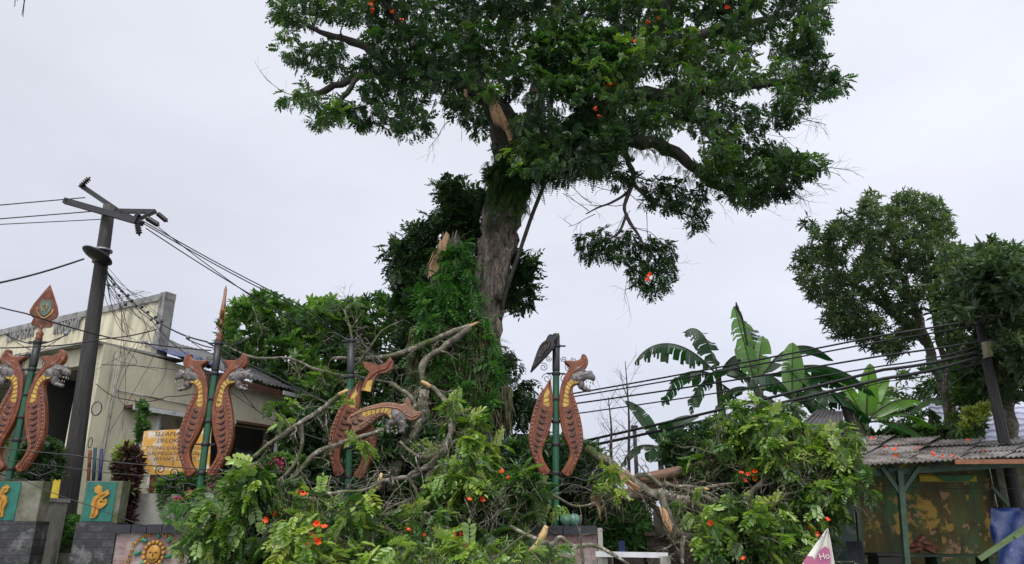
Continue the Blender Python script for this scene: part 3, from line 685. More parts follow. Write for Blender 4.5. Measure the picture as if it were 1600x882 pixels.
tag(mb.build('wall_poster', M['blue_poster']), 'narrow light blue poster on the hall corner right of the utility pole', 'poster')
mb = MB(); mb.tube([B(.35, ZG, .05), B(.35, wt - .1, .05)], .03, 8)
mb.tube([B(.35, wt - .9, .05), B(3.4, wt - 1.02, .05)], .018, 6); mb.build('drainpipe', M['concrete'], hall)
mb = MB()
for s0 in (4.2, 5.8): mb.slab([B(s0, zo0 + .1, -2.57), B(s0, zo1 - .2, -2.57), B(s0 + 1.1, zo1 - .2, -2.57), B(s0 + 1.1, zo0 + .1, -2.57)], nB * .04)
mb.build('window', M['window'], hall)
# television antenna on the hall roof
a = at(188, 478, 16.6); an = empty('television_antenna', a, 'thin metal television antenna on top of the hall parapet', 'antenna')
mb = MB(); mb.tube([a - Vector((0, 0, .15)), a + Vector((0, 0, .32))], .012, 6); mb.build('mast', M['galv'], an)
mb = MB(); b0 = a + Vector((-.10, 0, .16)); b1 = a + Vector((.50, 0, .36)); mb.tube([b0, b1], .008, 5); mb.build('boom', M['galv'], an)
mb = MB()
for k in range(6):
    q = b0.lerp(b1, (k + .3) / 6); mb.tube([q + Vector((-.02, -.2, -.02)), q + Vector((.14, .24, .05))], .005, 4)
mb.build('element', M['galv'], an)

# ================================================================== ROADSIDE WALL AND PILLARS
def pillar(px0, px1, ytop, ymid, name, label, orn_px, side=None):
    a = at(px0, ymid, YW); b = at(px1, ymid, YW); zt = at(px0, ytop, YW).z; zm = a.z
    r = empty(name, ((a.x + b.x) / 2, YW + .2, 0), label, 'pillar', 'carved gate pillars by the steps')
    w = b.x - a.x; cx = (a.x + b.x) / 2
    MB().box((cx, YW + .13, zm / 2), (w + .06, .32, zm)).build('stone_base', M['black_stone'], r)
    MB().box((cx, YW + .12, (zm + zt) / 2 + .002), (w, .24, zt - zm)).build('pillar_block', M['mossy_concrete'], r)
    pn = MB().box((orn_px[2], YW - .004, (zm + zt) / 2), (orn_px[3], .02, zt - zm - .03)); pn.build('teal_panel', M['teal'], r)
    c = Vector((orn_px[2], YW - .016, (zm + zt) / 2)); s_ = (zt - zm) / 66.0
    fl = orn_px[4]
    out_ = [(-9, -26), (-2, -26), (3, -20), (2, -12), (8, -10), (14, -4), (14, 4), (10, 4), (9, 0), (2, -3), (8, 6), (16, 12), (13, 19), (4, 14), (2, 22), (-4, 27), (-10, 22), (-8, 15), (-2, 12), (-9, 6), (-11, -4), (-8, -12)]
    og = MB(); og.slab([c + Vector((fl * x * s_, 0, z * s_)) for x, z in out_], (0, -.03, 0))
    og.tube(spline([c + Vector((fl * x * s_, -.035, z * s_)) for x, z in ((-5, -23), (-3, -10), (-4, 2), (2, 9), (9, 14))], 4), .012, 6)
    og.tube(spline([c + Vector((fl * x * s_, -.035, z * s_)) for x, z in ((-5, 22), (0, 14), (3, 4), (11, 0))], 4), .010, 6)
    og.build('ornament', M['ornament_gold'], r)
    return r
x0 = at(155, 782, YW).x
pillar(124, 182, 752, 817, 'carved_pillar', 'short teal-panelled pillar with gold scroll ornament, right of the garden steps', (0, 0, x0 + .01, .44, 1))
x0 = at(6, 782, YW).x
pillar(-42, 56, 752, 815, 'carved_pillar', 'wide mossy pillar with teal panel at the left edge, left of the steps', (0, 0, x0 - .02, .46, -1))
a = at(66, 785, 11.9); b = at(66, 852, 11.9)
mb = MB(); mb.slab([(a.x - .17, 11.8, b.z - 1), (a.x - .17, 11.8, a.z), (a.x + .17, 11.8, a.z), (a.x + .17, 11.8, b.z - 1)], (0, .5, 0)); mb.slab([(a.x - .19, 11.78, a.z + .002), (a.x - .19, 11.78, a.z + .06), (a.x + .19, 11.78, a.z + .06), (a.x + .19, 11.78, a.z + .002)], (0, .54, 0))
tag(mb.build('concrete_post', M['concrete']), 'squat whitewashed concrete block beside the steps, between the teal pillars', 'post')

def lowwall(px0, px1, ytop, label, name='brick_wall'):
    a = at(px0, ytop, YW); b = at(px1, ytop, YW); r = empty(name, ((a.x + b.x) / 2, YW + .15, 0), label, 'wall')
    cz = a.z - .12; cx = (a.x + b.x) / 2; w = b.x - a.x
    MB().box((cx, YW + .15, cz / 2), (w, .30, cz)).build('brickwork', M['pink_brick'], r)
    n = max(2, round(w / .23)); mb = MB(); rg = np.random.default_rng(2)
    for k in range(n):
        mb.box((a.x + (k + .5) * w / n, YW + .13 + rg.uniform(-.006, .006), cz + .062 + rg.uniform(-.003, .003)), (w / n - .012, .40, .118))
    mb.build('coping', M['coping'], r)
    return r
w1 = lowwall(185, 620, 820, 'pink brick wall with black coping and a smiling yellow sun relief')
w2 = lowwall(800, 932, 822, 'pink brick wall section under the right lamp post, beside the white rail', 'brick_wall')
MB().box((at(938, 850, YW).x, YW + .15, .82), (.07, .34, 1.64)).build('end_post', M['concrete'], w2)
MB().box((at(815, 850, YW).x, YW - .014, at(815, 850, YW).z), (.30, .02, .20)).build('teal_panel', M['teal'], w2)
# sun relief
sc_ = at(240, 866, YW - .02); R1 = 12.0 / ppm(866, YW)
rel = MB(); rel.ball(sc_, 1.0, 20, (R1 * .92, .03, R1 * 1.12)); rel.build('sun_face', M['ornament_gold'], w1)
rel = MB()
for k in range(15):
    a_ = 2 * math.pi * k / 15 + .1; c_ = sc_ + Vector((math.cos(a_) * R1 * 1.28, -.002, math.sin(a_) * R1 * 1.48)); rel.ball(c_, 1, 10, (R1 * .25, .022, R1 * .27)); 
rel.build('sun_petals', M['ornament_gold'], w1)
rel = MB()
for dx, dz in ((-5, 3), (5, 3)): rel.ball(sc_ + Vector((dx / 125, -.032, dz / 125)), 1, 8, (.022, .008, .010))
rel.tube(spline([sc_ + Vector((x / 102, -.033, z / 102)) for x, z in ((-5, -6), (0, -8), (5, -6))], 4), .006, 5)
rel.tube([sc_ + Vector((0, -.034, .02)), sc_ + Vector((0.004, -.036, -.03))], .007, 5)
rel.build('face_lines', M['carved_dark'], w1)
rel = MB()
for dx, dy in ((3, -27), (-17, -19), (-24, -1), (-15, 14), (20, -20), (22, 3), (15, 16)):
    c_ = sc_ + Vector((dx / 102, 0, -dy / 102)); an_ = math.atan2(-dy, dx) + .5
    rel.ball(c_, 1, 10, (.058, .02, .028), Matrix.Rotation(-an_, 3, 'Y'))
rel.build('relief_leaf', M['sun_green'], w1)
def arctext(s, pts):
    q = spline([at(x, y, YW - .012) for x, y in pts], 10); cum = [0]
    for i in range(1, len(q)): cum.append(cum[-1] + (q[i] - q[i - 1]).length)
    for i, ch in enumerate(s):
        if ch == ' ': continue
        d = cum[-1] * (i + .5) / len(s); k = max(j for j in range(len(cum)) if cum[j] <= d); k = min(k, len(q) - 2)
        t = (q[k + 1] - q[k]).normalized(); up = Vector((0, -1, 0)).cross(t); up = -up if up.dot(Vector((0, 0, 1))) < 0 and abs(t.x) > .4 else up
        up = Vector((-t.z, 0, t.x))
        text('letter', ch, M['ornament_gold'], w1, q[k].lerp(q[k + 1], .5) - up * .03, t, up, cum[-1] / len(s) * 1.9, .014)
arctext('Karya Besama', [(197, 886), (202, 866), (210, 850), (222, 839), (236, 834)])
arctext('Karsa Sakti', [(252, 833), (268, 840), (277, 854), (282, 868), (285, 886)])

# ---- ornamental lamp posts -------------------------------------------------
def z4(x, y): return ((x - (235 + (770 - y) * 90 / 570)) / 330.0, (795 - y) / 330.0)
BODY = [(265, 780), (283, 796), (305, 793), (325, 765), (350, 722), (380, 672), (398, 620), (404, 560), (402, 500), (396, 440), (388, 400), (384, 372), (388, 348), (400, 334), (420, 328), (426, 300), (420, 270), (442, 262), (462, 252), (480, 238), (491, 214), (490, 188), (479, 168), (463, 170), (458, 188), (445, 200), (420, 207), (388, 205), (364, 207), (372, 224), (388, 236), (380, 256), (352, 290), (330, 330), (315, 380), (300, 440), (295, 510), (299, 570), (310, 620), (322, 660), (315, 700), (290, 740), (262, 768)]
HEADLESS = BODY[:10] + [(385, 400), (366, 365), (352, 330), (340, 300), (333, 318), (326, 345)] + BODY[34:]
STUMP = BODY[:8] + [(400, 545), (380, 520), (360, 540), (335, 515), (318, 560), (301, 575)] + BODY[38:]
UPPER = [(300, 520), (330, 540), (352, 515), (376, 525), (401, 500)] + BODY[9:36]
def smooth_poly(p, it=2):
    for _ in range(it):
        q = []
        for i in range(len(p)):
            a, b = p[i], p[(i + 1) % len(p)]; q += [(a[0] * .75 + b[0] * .25, a[1] * .75 + b[1] * .25), (a[0] * .25 + b[0] * .75, a[1] * .25 + b[1] * .75)]
        p = q
    return p
def panel_mesh(outline, sgn, th=.09):
    pts = [z4(*q) for q in smooth_poly(outline)]; n = len(pts)
    bm = bmesh.new(); f = [bm.verts.new((sgn * x, -th / 2, z)) for x, z in pts]; bk = [bm.verts.new((sgn * x, th / 2, z)) for x, z in pts]
    ff = bm.faces.new(f); fb = bm.faces.new(bk[::-1])
    for i in range(n): bm.faces.new((f[i], bk[i], bk[(i + 1) % n], f[(i + 1) % n]))
    bmesh.ops.recalc_face_normals(bm, faces=bm.faces[:])
    bmesh.ops.inset_region(bm, faces=[ff, fb], thickness=.016, depth=.014, use_even_offset=True)
    bmesh.ops.triangulate(bm, faces=[q for q in bm.faces if len(q.verts) > 4])
    me = bpy.data.meshes.new('panel'); bm.to_mesh(me); bm.free()
    for p in me.polygons: p.use_smooth = False
    return me
def clipy(path, ylo, yhi): return [q for q in path if ylo <= q[1] <= yhi]
R1P = [(283, 778), (306, 736), (333, 700), (338, 660), (326, 610), (316, 560), (312, 510), (318, 440), (333, 385), (350, 340), (374, 300), (400, 268), (440, 245), (468, 222), (474, 190)]
R2P = [(300, 782), (340, 712), (363, 660), (378, 600), (382, 540), (379, 480), (371, 420), (367, 388), (371, 358), (392, 330)]
YEL = [(318, 446), (322, 420), (340, 362), (364, 322), (392, 300), (420, 292), (422, 322), (392, 330), (370, 352), (357, 390), (352, 438), (335, 450)]
def serpent(post, sgn, foot, kind='full', lean=0.0, off=(0, 0, 0), mt=None, label=None):
    outline = {'full': BODY, 'headless': HEADLESS, 'stump': STUMP, 'upper': UPPER}[kind]
    ylo, yhi = {'full': (0, 900), 'headless': (345, 900), 'stump': (560, 900), 'upper': (0, 515)}[kind]
    p = link('serpent_panel', panel_mesh(outline, sgn), mt or M['terracotta'], post)
    p.location = (off[0], off[1], foot + off[2]); p.rotation_euler = (0, lean, 0)
    if label: p['label'] = label
    def L(x, y, d=-.064): u, v = z4(x, y); return Vector((sgn * u, d, v))
    r = MB()
    for face in (-1, 1):
        for path in (R1P, R2P):
            q = clipy(path, ylo, yhi)
            if len(q) > 2: r.tube(spline([L(x, y, face * .060) for x, y in q], 4), .012, 6, flat=1)
    if r.v: r.build('carved_ridge', mt or M['ridge'], p, local=True)
    b = MB()
    edge = spline([Vector((x, y, 0)) for x, y in ((322, 752), (345, 712), (370, 672), (387, 620), (393, 560), (391, 500), (384, 440), (377, 400), (374, 378))], 6)
    for face in (-1, 1):
        acc = 0; last = edge[0]
        for e_ in edge[1:]:
            acc += (e_ - last).length; last = e_
            if acc > 17 and ylo <= e_.y <= yhi: acc = 0; b.ball(L(e_.x, e_.y, face * .060), .017, 8)
        for k, y in enumerate((462, 492, 523, 553, 583, 612, 640, 664)):
            if ylo <= y <= yhi: b.ball(L(325 + 6 * (k % 2) + max(0, y - 600) * .12, y + 8, face * .062), .014, 8)
    b.build('bead_pattern', M['bead'], p, local=True)
    c = MB()
    for face in (-1, 1):
        for k, y in enumerate((462, 492, 523, 553, 583, 612, 640, 664)):
            if not (ylo <= y <= yhi): continue
            w = 20 * math.sin(math.pi * (k + 2.5) / 11) + 4; xc = 347 + max(0, y - 600) * .05
            pts = [(xc - w * .6, y + 12), (xc - w * .1, y + 13), (xc + w * .5, y + 3), (xc + w * .75, y - 12)]
            q = spline([L(x, yy, face * .058) for x, yy in pts], 3); c.tube(q, lerpr([.012, .021, .021, .005], len(q)), 6)
        for off_ in (0,):
            q = clipy(R1P, ylo, yhi)
            if len(q) > 2: c.tube(spline([L(x + 12, y, face * .052) for x, y in q if y > 430] or [L(0, 0)] * 3, 3), .008, 5)
        q = clipy([(352, 722), (372, 668), (386, 602), (388, 540), (386, 480), (378, 420)], ylo, yhi)
        if len(q) > 2: c.tube(spline([L(x - 14, y, face * .052) for x, y in q], 3), .007, 5)
    if c.v: c.build('carved_trim', M['carved_dark'], p, local=True)
    if kind in ('full', 'upper', 'headless'):
        y_ = MB()
        yel = YEL if kind != 'headless' else [(318, 446), (322, 420), (334, 370), (345, 350), (352, 370), (357, 395), (352, 438), (335, 450)]
        for face in (-1, 1): y_.slab([L(x, y, face * .053) for x, y in yel], (0, face * .008, 0))
        y_.build('neck_scales', M['gold'], p, local=True)
        s_ = MB()
        for (xa, ya, xb, yb) in ((322, 422, 352, 430), (328, 398, 354, 408), (336, 374, 358, 386), (346, 352, 366, 366), (360, 332, 376, 348), (376, 314, 386, 336), (394, 302, 400, 326)):
            if kind == 'headless' and ya < 380: continue
            for face in (-1, 1): s_.tube([L(xa, ya, face * .062), L(xb, yb, face * .062)], .005, 4)
        s_.build('scale_line', M['carved_dark'], p, local=True)
    if kind in ('full', 'upper'):
        h = MB()
        for (x, y, rx, rz, ry) in ((420, 295, .10, .085, .075), (442, 285, .085, .075, .075), (462, 280, .07, .052, .062), (480, 286, .055, .045, .052), (492, 292, .03, .045, .045), (455, 264, .03, .035, .065), (484, 268, .03, .025, .045), (436, 325, .045, .06, .055), (449, 343, .045, .028, .045), (465, 348, .035, .024, .04), (400, 302, .07, .055, .06)):
            h.ball(L(x + (x - 440) * .22, y + (y - 295) * .18, 0), 1, 12, (rx * 1.28, ry * 1.1, rz * 1.28))
        for x, y in ((430, 258), (444, 254)):
            for d_ in (-.05, .05): h.ball(L(x, y - 8, d_), 1, 8, (.028, .018, .05))
        remesh(h, .012, 'beast_head', M['beast'], p)
        f = MB()
        for x, y, zz in ((500, 314, -.045), (486, 312, -.03), (468, 308, -.025), (478, 342, .04), (462, 338, .03)):
            for d_ in (-.03, .03):
                a_ = L(x, y, d_); f.tube([a_, a_ + Vector((0, 0, zz))], [.010, .002], 5)
        for d_ in (-.066, .066): f.ball(L(466, 274, d_ * 1.1), .018, 8)
        f.build('fang_trim', M['fang'], p, local=True)
    return p
def spiral(mb, c, r, turns, a0, sgn, tail=None, rad=.008):
    pts = []
    for i in range(int(turns * 12) + 1):
        t = i / (turns * 12); a = a0 + sgn * t * turns * 2 * math.pi; rr = r * (1 - .82 * t); pts.append(Vector((c[0] + rr * math.cos(a), c[1], c[2] + rr * math.sin(a))))
    if tail: pts = spline([Vector(t) for t in tail] + [pts[0]], 4)[:-1] + pts
    mb.tube(pts, rad, 5)
def gunungan(post, top, rotz_=0.0, tilt=0.0, dark=False, label=None):
    f = bpy.data.objects.new('finial', None); COL.objects.link(f); f.parent = post; f.location = (0, 0, top); f.rotation_euler = (Matrix.Rotation(tilt, 3, 'Y') @ Matrix.Rotation(rotz_, 3, 'Z')).to_euler()
    o_ = [(0, .78), (-.05, .68), (-.11, .55), (-.17, .42), (-.205, .30), (-.19, .24), (-.13, .19), (-.15, .10), (-.13, .07), (.13, .07), (.15, .10), (.13, .19), (.19, .24), (.205, .30), (.17, .42), (.11, .55), (.05, .68)]
    mb = MB(); mb.slab([(x, -.014, z) for x, z in o_], (0, .028, 0)); s_ = mb.build('shield', M['iron'] if dark else M['terracotta'], f, local=True)
    mb = MB()
    for face in (-1, 1):
        q = [Vector((x * .86, face * .016, .08 + (z - .08) * .93)) for x, z in o_]; mb.tube(q + [q[0]], .007, 5)
        for s2 in (-1, 1):
            mb.tube(spline([Vector((s2 * x, face * .016, z)) for x, z in ((0, .68), (.03, .62), (.05, .58), (.03, .55), (.0, .58))], 3), .008, 5)
    mb.build('shield_rim', M['iron'] if dark else M['ridge'], f, local=True)
    mb = MB()
    for face in (-1, 1): mb.slab([(x, face * .015, z) for x, z in ((-.075, .50), (.075, .50), (.085, .38), (.05, .28), (0, .24), (-.05, .28), (-.085, .38))], (0, face * .014, 0))
    mb.build('crest', M['insul'] if dark else M['crest'], f, local=True)
    mb = MB()
    for face in (-1, 1):
        mb.tube(spline([Vector((x, face * .029, z)) for x, z in ((-.11, .36), (-.09, .28), (0, .20), (.09, .28), (.11, .36))], 4), .011, 5)
        mb.tube(spline([Vector((x, face * .029, z)) for x, z in ((-.03, .44), (-.05, .38), (-.02, .33), (.02, .37), (.01, .45))], 4), .008, 5)
    mb.build('crest_ribbon', M['carved_dark'] if dark else M['gold'], f, local=True)
    if dark: return f
    mb = MB(); mb.lathe((0, 0, -.18), [(.05, 0), (.055, .05), (.045, .09), (.058, .13), (.03, .17), (.02, .20), (.035, .24), (.02, .27)], 10); mb.build('finial_neck', M['terracotta'], f, local=True)
    return f
def lamp_post(base_px, top_px, foot_y, label, panels, finial, Y=11.55, arms=True):
    a = at(base_px[0], base_px[1], Y); b = at(top_px[0], top_px[1], Y)
    r = empty('ornamental_lamp_post', a, label, 'lamp post', 'green ornamental lamp posts with serpent panels', (0, math.atan2(b.x - a.x, b.z - a.z), 0))
    H = (b - a).length; foot = (at(base_px[0], foot_y, Y).z - a.z)
    mb = MB(); mb.lathe((0, 0, -.35), [(.075, 0), (.075, .3), (.055, .36), (.052, H + (.30 if finial != 'fallen' else .52))], 10); 
    p = mb.build('pole', M['green_paint'], r, local=True); p.data.polygons.foreach_set('use_smooth', [False] * len(p.data.polygons))
    mb = MB(); pt_ = H - .02 + (.16 if finial == 'fallen' else -.05); mb.lathe((0, 0, foot + 1.62), [(.057, 0), (.060, .02), (.058, pt_ - foot - 1.62)], 10); mb.build('pole_sleeve', M['iron'], r, local=True)
    for z in (foot + .02, foot + .45, foot + .80, foot + 1.15, foot + 1.55, H - .06):
        if z < H: mb = MB(); mb.lathe((0, 0, z), [(.062, 0), (.068, .01), (.068, .045), (.062, .055)], 12); mb.box((0, 0, z + .03), (.30, .03, .022)); mb.build('bracket_band', M['iron'], r, local=True)
    for k in panels: serpent(r, foot=foot, **k)
    for s_ in (-1, 1):
        mb = MB()       # scroll platform under the feet
        mb.tube(spline([Vector((s_ * x, 0, foot + z)) for x, z in ((.05, -.06), (.25, .0), (.45, -.05), (.66, .02))], 4), .013, 6)
        mb.tube(spline([Vector((s_ * x, 0, foot + z)) for x, z in ((.05, -.14), (.22, -.10), (.40, -.16), (.52, -.10))], 4), .010, 6)
        spiral(mb, (s_ * .62, -.03, foot + .10), .085, 1.6, -math.pi / 2, s_); spiral(mb, (s_ * .44, .03, foot + .06), .075, 1.5, -math.pi / 2, -s_)
        spiral(mb, (s_ * .30, -.02, foot - .18), .07, 1.5, math.pi / 2, s_); spiral(mb, (s_ * .17, .04, foot + .10), .06, 1.4, -math.pi / 2, s_)
        spiral(mb, (s_ * .50, .0, foot - .16), .05, 1.4, math.pi / 2, -s_)
        if arms:
            mb.build('scrollwork', M['iron'], r, local=True); mb = MB()     # curls between pole and fins
            for (x, z, rr, a0) in ((.14, 1.50, .085, 0), (.13, 1.33, .065, 2), (.20, 1.68, .07, 1), (.12, 1.82, .05, 3), (.28, 1.80, .05, 2)):
                spiral(mb, (s_ * x, 0, foot + z), rr, 1.6, a0 if s_ > 0 else math.pi - a0, s_, rad=.006)
        mb.build('scrollwork', M['iron'], r, local=True)
    if arms and finial != 'fallen':
        for s_ in (-1, 1):
            ar = MB(); zt = foot + 1.98; ar.tube(spline([Vector((0, 0, zt)), Vector((s_ * .22, -.05, zt + .04)), Vector((s_ * .46, -.08, zt + .13))], 4), .010, 6)
            ar.tube(spline([Vector((0, 0, zt - .12)), Vector((s_ * .2, -.05, zt - .03)), Vector((s_ * .40, -.08, zt + .09))], 4), .006, 5)
            arm = ar.build('lamp_arm', M['iron'], r, local=True)
            lp = MB(); lp.lathe((s_ * .47, -.08, zt + .13), [(.015, 0), (.034, .02), (.038, .05), (.018, .07)], 10); lp.build('spotlight', M['galv'], arm, local=True)
    if finial == 'front': gunungan(r, H + .16, .52)
    elif finial == 'edge': gunungan(r, H + .16, math.radians(110))
    elif finial == 'fallen': gunungan(r, H + .20, 1.0, math.radians(-149), True)
    return r
full2 = [dict(sgn=-1), dict(sgn=1)]
lamp_post((0, 812), (60, 532), 738, 'green lamp post with both serpent panels and a painted shield finial, before the hall porch', full2, 'front')
lamp_post((306, 812), (342, 534), 745, 'green lamp post before the rusty signboard, both serpent panels whole, finial seen edge-on', full2, 'edge')
lamp_post((543, 815), (549, 530), 750, 'battered green lamp post in the fallen branches with snapped serpent panels and no finial',
          [dict(sgn=-1, kind='headless', lean=.16, off=(.02, 0, .02), label='headless cracked left serpent panel'), dict(sgn=1, kind='stump', label='snapped lower half of the right serpent panel'), dict(sgn=1, kind='upper', lean=1.25, off=(-.80, -.16, .74), mt=M['wood_back'], label='broken upper half of the serpent panel swung sideways')], None, arms=False)
lamp_post((868, 830), (869, 538), 745, 'green lamp post with one headless panel and a dark shield hanging upside down',
          [dict(sgn=-1, kind='headless', label='headless left serpent panel'), dict(sgn=1)], 'fallen')
# broken pieces dangling beside the battered post
def piece(name, pts, Y, label, th=.08, mt='terracotta'):
    P = [at(x, y, Y) for x, y in pts]; c = sum(P, Vector()) / len(P); r = empty(name, c, label, 'ornament')
    mb = MB(); mb.slab([p - Vector((0, th / 2, 0)) for p in P], (0, th, 0)); mb.build('carved_board', M[mt], r)
    return r, c
fr, c = piece('broken_fin', [(564, 611), (571, 594), (578, 582), (570, 574), (568, 566), (580, 567), (592, 572), (603, 568), (610, 558), (615, 566), (613, 577), (604, 583), (592, 585), (586, 592), (582, 604), (579, 614), (572, 612)], 11.3, 'snapped terracotta tail fin dangling on a wire above the battered lamp post')
mb = MB(); mb.tube(spline(wpoly([(569, 606), (576, 592), (590, 580), (604, 575), (611, 562)], 11.25), 4), .012, 5); mb.build('carved_ridge', M['ridge'], fr)
mb = MB(); mb.slab(wpoly([(566, 610), (573, 596), (582, 594), (579, 613), (572, 611)], 11.255), (0, -.01, 0)); mb.build('neck_scales', M['gold'], fr)
mb = MB(); mb.tube(wpoly([(591, 545), (592, 575)], 11.24) + wpoly([(591, 622)], 11.3), .004, 4); mb.build('hanging_wire', M['cable'], fr)

# ---- rusty signboard
q = [at(225, 674, 12.6), at(330, 668, 12.7), at(326, 742, 12.7), at(215, 742, 12.6)]
cen = sum(q, Vector()) / 4
sb = empty('signboard', Vector((cen.x, cen.y, 1.7)), 'white signboard stained orange with rust, on a rusty post behind the second lamp post', 'sign')
mb = MB(); mb.slab(q, (0, .03, 0)); mb.build('board', M['sign'], sb)
mb = MB(); mb.bar(at(239, 742, 12.68), at(232, 826, 12.68), .075, .05); mb.build('signpost', M['rust'], sb)
mb = MB(); mb.bar(at(316, 742, 12.68), at(311, 826, 12.68), .06, .05); mb.build('signpost', M['rust'], sb)
rt = (q[2] - q[3]).normalized(); upv = (q[0] - q[3])
for s_, px, py, sz in (('SELAMAT DI', 272, 680, .105), ('DI LOKASI W', 275, 690, .092), ('PTONG DALAM SURYA', 273, 701, .080), ('GRI MEGATAR SAGAL', 272, 709.5, .080), ('(BTANG CIRUNG', 274, 718, .080)):
    text('lettering', s_, M['text_dark'], sb, at(px, py, 12.6) + Vector((0, -.012, -.02)), rt, (0, 0, 1), sz, .002, shear=.15, xs=1.1)
# ---- pipes behind the right teal pillar
for px, pyt, mt_, lab in ((141, 704, 'rust', 'thin rusty pipe standing behind the gold-scrolled teal pillar'), (149, 700, 'board_blue', 'dark blue pipe standing behind the gold-scrolled teal pillar'), (159, 702, 'tarp_blue', 'bright blue pipe standing nearest the croton shrub')):
    mb = MB(); mb.tube([at(px - 4, 765, 12.4), at(px, pyt, 12.4)], .028, 8); tag(mb.build('fence_pipe', M[mt_]), lab, 'pipe')
# ---- retaining wall under the croton
a = at(183, 770, 12.2); b = at(290, 770, 12.2); mb = MB(); mb.slab([(a.x, 12.25, 0), (a.x, 12.25, a.z), (b.x + 1.2, 12.25, a.z - .05), (b.x + 1.2, 12.25, 0)], (0, .25, 0))
tag(mb.build('retaining_wall', M['concrete']), 'stained grey retaining wall just behind the sun relief wall', 'wall')

# ================================================================== WOODEN UTILITY POLE (left)
YP = 12.9
a = at(103, 808, YP); b = at(171, 322, YP)
up_ = empty('utility_pole', a, 'tall dark wooden utility pole with tangled crossarms and a black disc, before the hall', 'utility pole')
mb = MB(); pts = [a - Vector((0, 0, 1.2))] + [a.lerp(b, t / 8) for t in range(9)]; mb.tube(pts, lerpr([.165, .11], len(pts)), 10, smooth=True, rough=.05); mb.build('pole', M['pole_wood'], up_)
mb = MB(); mb.bar(at(101, 314, YP - .18), at(213, 346, YP - .2), .09, .11); mb.bar(at(126, 290, YP + .16), at(182, 328, YP + .16), .08, .09); mb.bar(at(182, 328, YP + .16), at(222, 350, YP - .1), .08, .09)
mb.bar(at(172, 330, YP + .05), at(243, 331, YP + .3), .07, .08); mb.bar(at(243, 331, YP + .3), at(208, 347, YP - .1), .06, .07)
mb.build('crossarm', M['steel_dark'], up_)
def insulator(p, q, r=.045, n=5):
    p = Vector(p); q = Vector(q); d = (q - p); L = d.length; Mx = d.to_track_quat('Z', 'Y').to_matrix(); prof = [(.012, 0)]
    for k in range(n): z = L * (.1 + .8 * k / n); prof += [(r * .45, z), (r, z + L * .05), (r * .4, z + L * .10)]
    prof += [(.012, L)]
    m_ = MB(); m_.lathe(p, prof, 10, Mx); return m_.build('insulator', M['insul'], up_)
insulator(at(126, 292, YP + .12), at(141, 277, YP + .05), .06); insulator(at(214, 346, YP - .15), at(218, 369, YP - .15), .06); insulator(at(245, 333, YP + .25), at(262, 347, YP + .2), .05, 6); insulator(at(228, 340, YP), at(249, 353, YP - .1), .055, 6)
insulator(at(208, 345, YP - .1), at(219, 333, YP), .055, 4)
mb = MB(); c = at(152, 400, YP - .30); Rx = Matrix.Rotation(math.radians(18), 3, 'Y') @ Matrix.Rotation(math.radians(-16), 3, 'X')
mb.lathe(c, [(.02, -.06), (.14, -.05), (.26, -.015), (.285, 0), (.27, .02), (.12, .06), (.02, .07)], 24, Rx); mb.build('disc_guard', M['iron'], up_)
mb = MB()
for y in (392, 410): c = at(171 - 68 * (y - 322) / 486, y, YP); mb.lathe(c, [(.150, -.02), (.160, -.02), (.160, .02), (.150, .02)], 14)
mb.build('steel_band', M['galv'], up_)

# ---- wires: each a thing
def wire(pts, label, r=.009, sag=0.0, name='overhead_wire', cat='wire', n=10, group=None):
    P = [at(*p) for p in pts]; Q = []
    for i in range(len(P) - 1):
        for k in range(n): t = k / n; p = P[i].lerp(P[i + 1], t); p.z -= sag * math.sin(math.pi * t); Q.append(p)
    Q.append(P[-1]); mb = MB(); mb.tube(Q, r, 5); o = mb.build(name, M['cable']); return tag(o, label, cat, group)
wire([(-60, 326, 11.5), (133, 309, YP)], 'top wire running off the left edge from the wooden pole crossarm', .011)
wire([(-60, 347, 11.5), (152, 330, YP)], 'middle wire running off the left edge from the wooden pole', .011)
wire([(-60, 354, 11.5), (160, 343, YP)], 'lowest of the three wires leaving left from the wooden pole top', .009)
wire([(-50, 452, 11), (131, 405, YP)], 'thick cable running off the left edge from the black disc', .018, .05)
for k, (y0, y1, x1) in enumerate(((345, 478, 470), (350, 482, 468), (357, 497, 455))):
    wire([(222 + k * 3, y0, YP), (x1, y1 , 14.5), (645, 585 + 6 * k, 16)], ['upper', 'middle', 'lower'][k] + ' long wire of the bundle sloping from the wooden pole to the hedge trees', .011, .04)
wire([(243, 352, YP), (392, 463, 14), (560, 562, 15.8)], 'separate thin wire sloping below the bundle toward the battered lamp post', .009, .02)
wire([(160, 415, YP), (205, 470, 12.6), (262, 512, 12.3), (322, 534, 11.8), (430, 588, 12.5), (540, 640, 13)], 'thick knotted service cable from the disc down past the second lamp post', .014, .03)
wire([(160, 420, YP), (190, 455, 12.6), (236, 500, 12.3), (300, 560, 12.5), (400, 640, 13)], 'thin slack service cable hanging below the knotted one', .008, .05)
wire([(-60, 462, 11.0), (40, 490, 11.2), (180, 530, 12.5), (330, 548, 13.5)], 'dark cable passing behind the painted shield finial', .012, .02)
wire([(-60, 540, 11.2), (55, 542, 11.4), (160, 530, 12.2), (245, 515, 13)], 'cable crossing at the collar of the leftmost lamp post', .011, .03)
wire([(150, 600, YP - .1), (200, 625, 12.8), (262, 620, 12.6), (345, 600, 12.2)], 'slack wire drooping across the cream wall at mid height', .008, .06)
wire([(158, 570, YP - .1), (215, 572, 13), (290, 580, 13)], 'straight thin wire across the top of the cream wall', .006)
wire([(-60, 690, 11.0), (120, 712, 11.3), (240, 728, 11.4), (460, 738, 11.2)], 'long low wire crossing in front of the pillars and signboard', .008, .02)
wire([(-60, 735, 11.0), (40, 752, 11.2), (140, 790, 11.2), (250, 828, 11.3)], 'thin wire crossing the gold scroll ornaments', .006, .02)
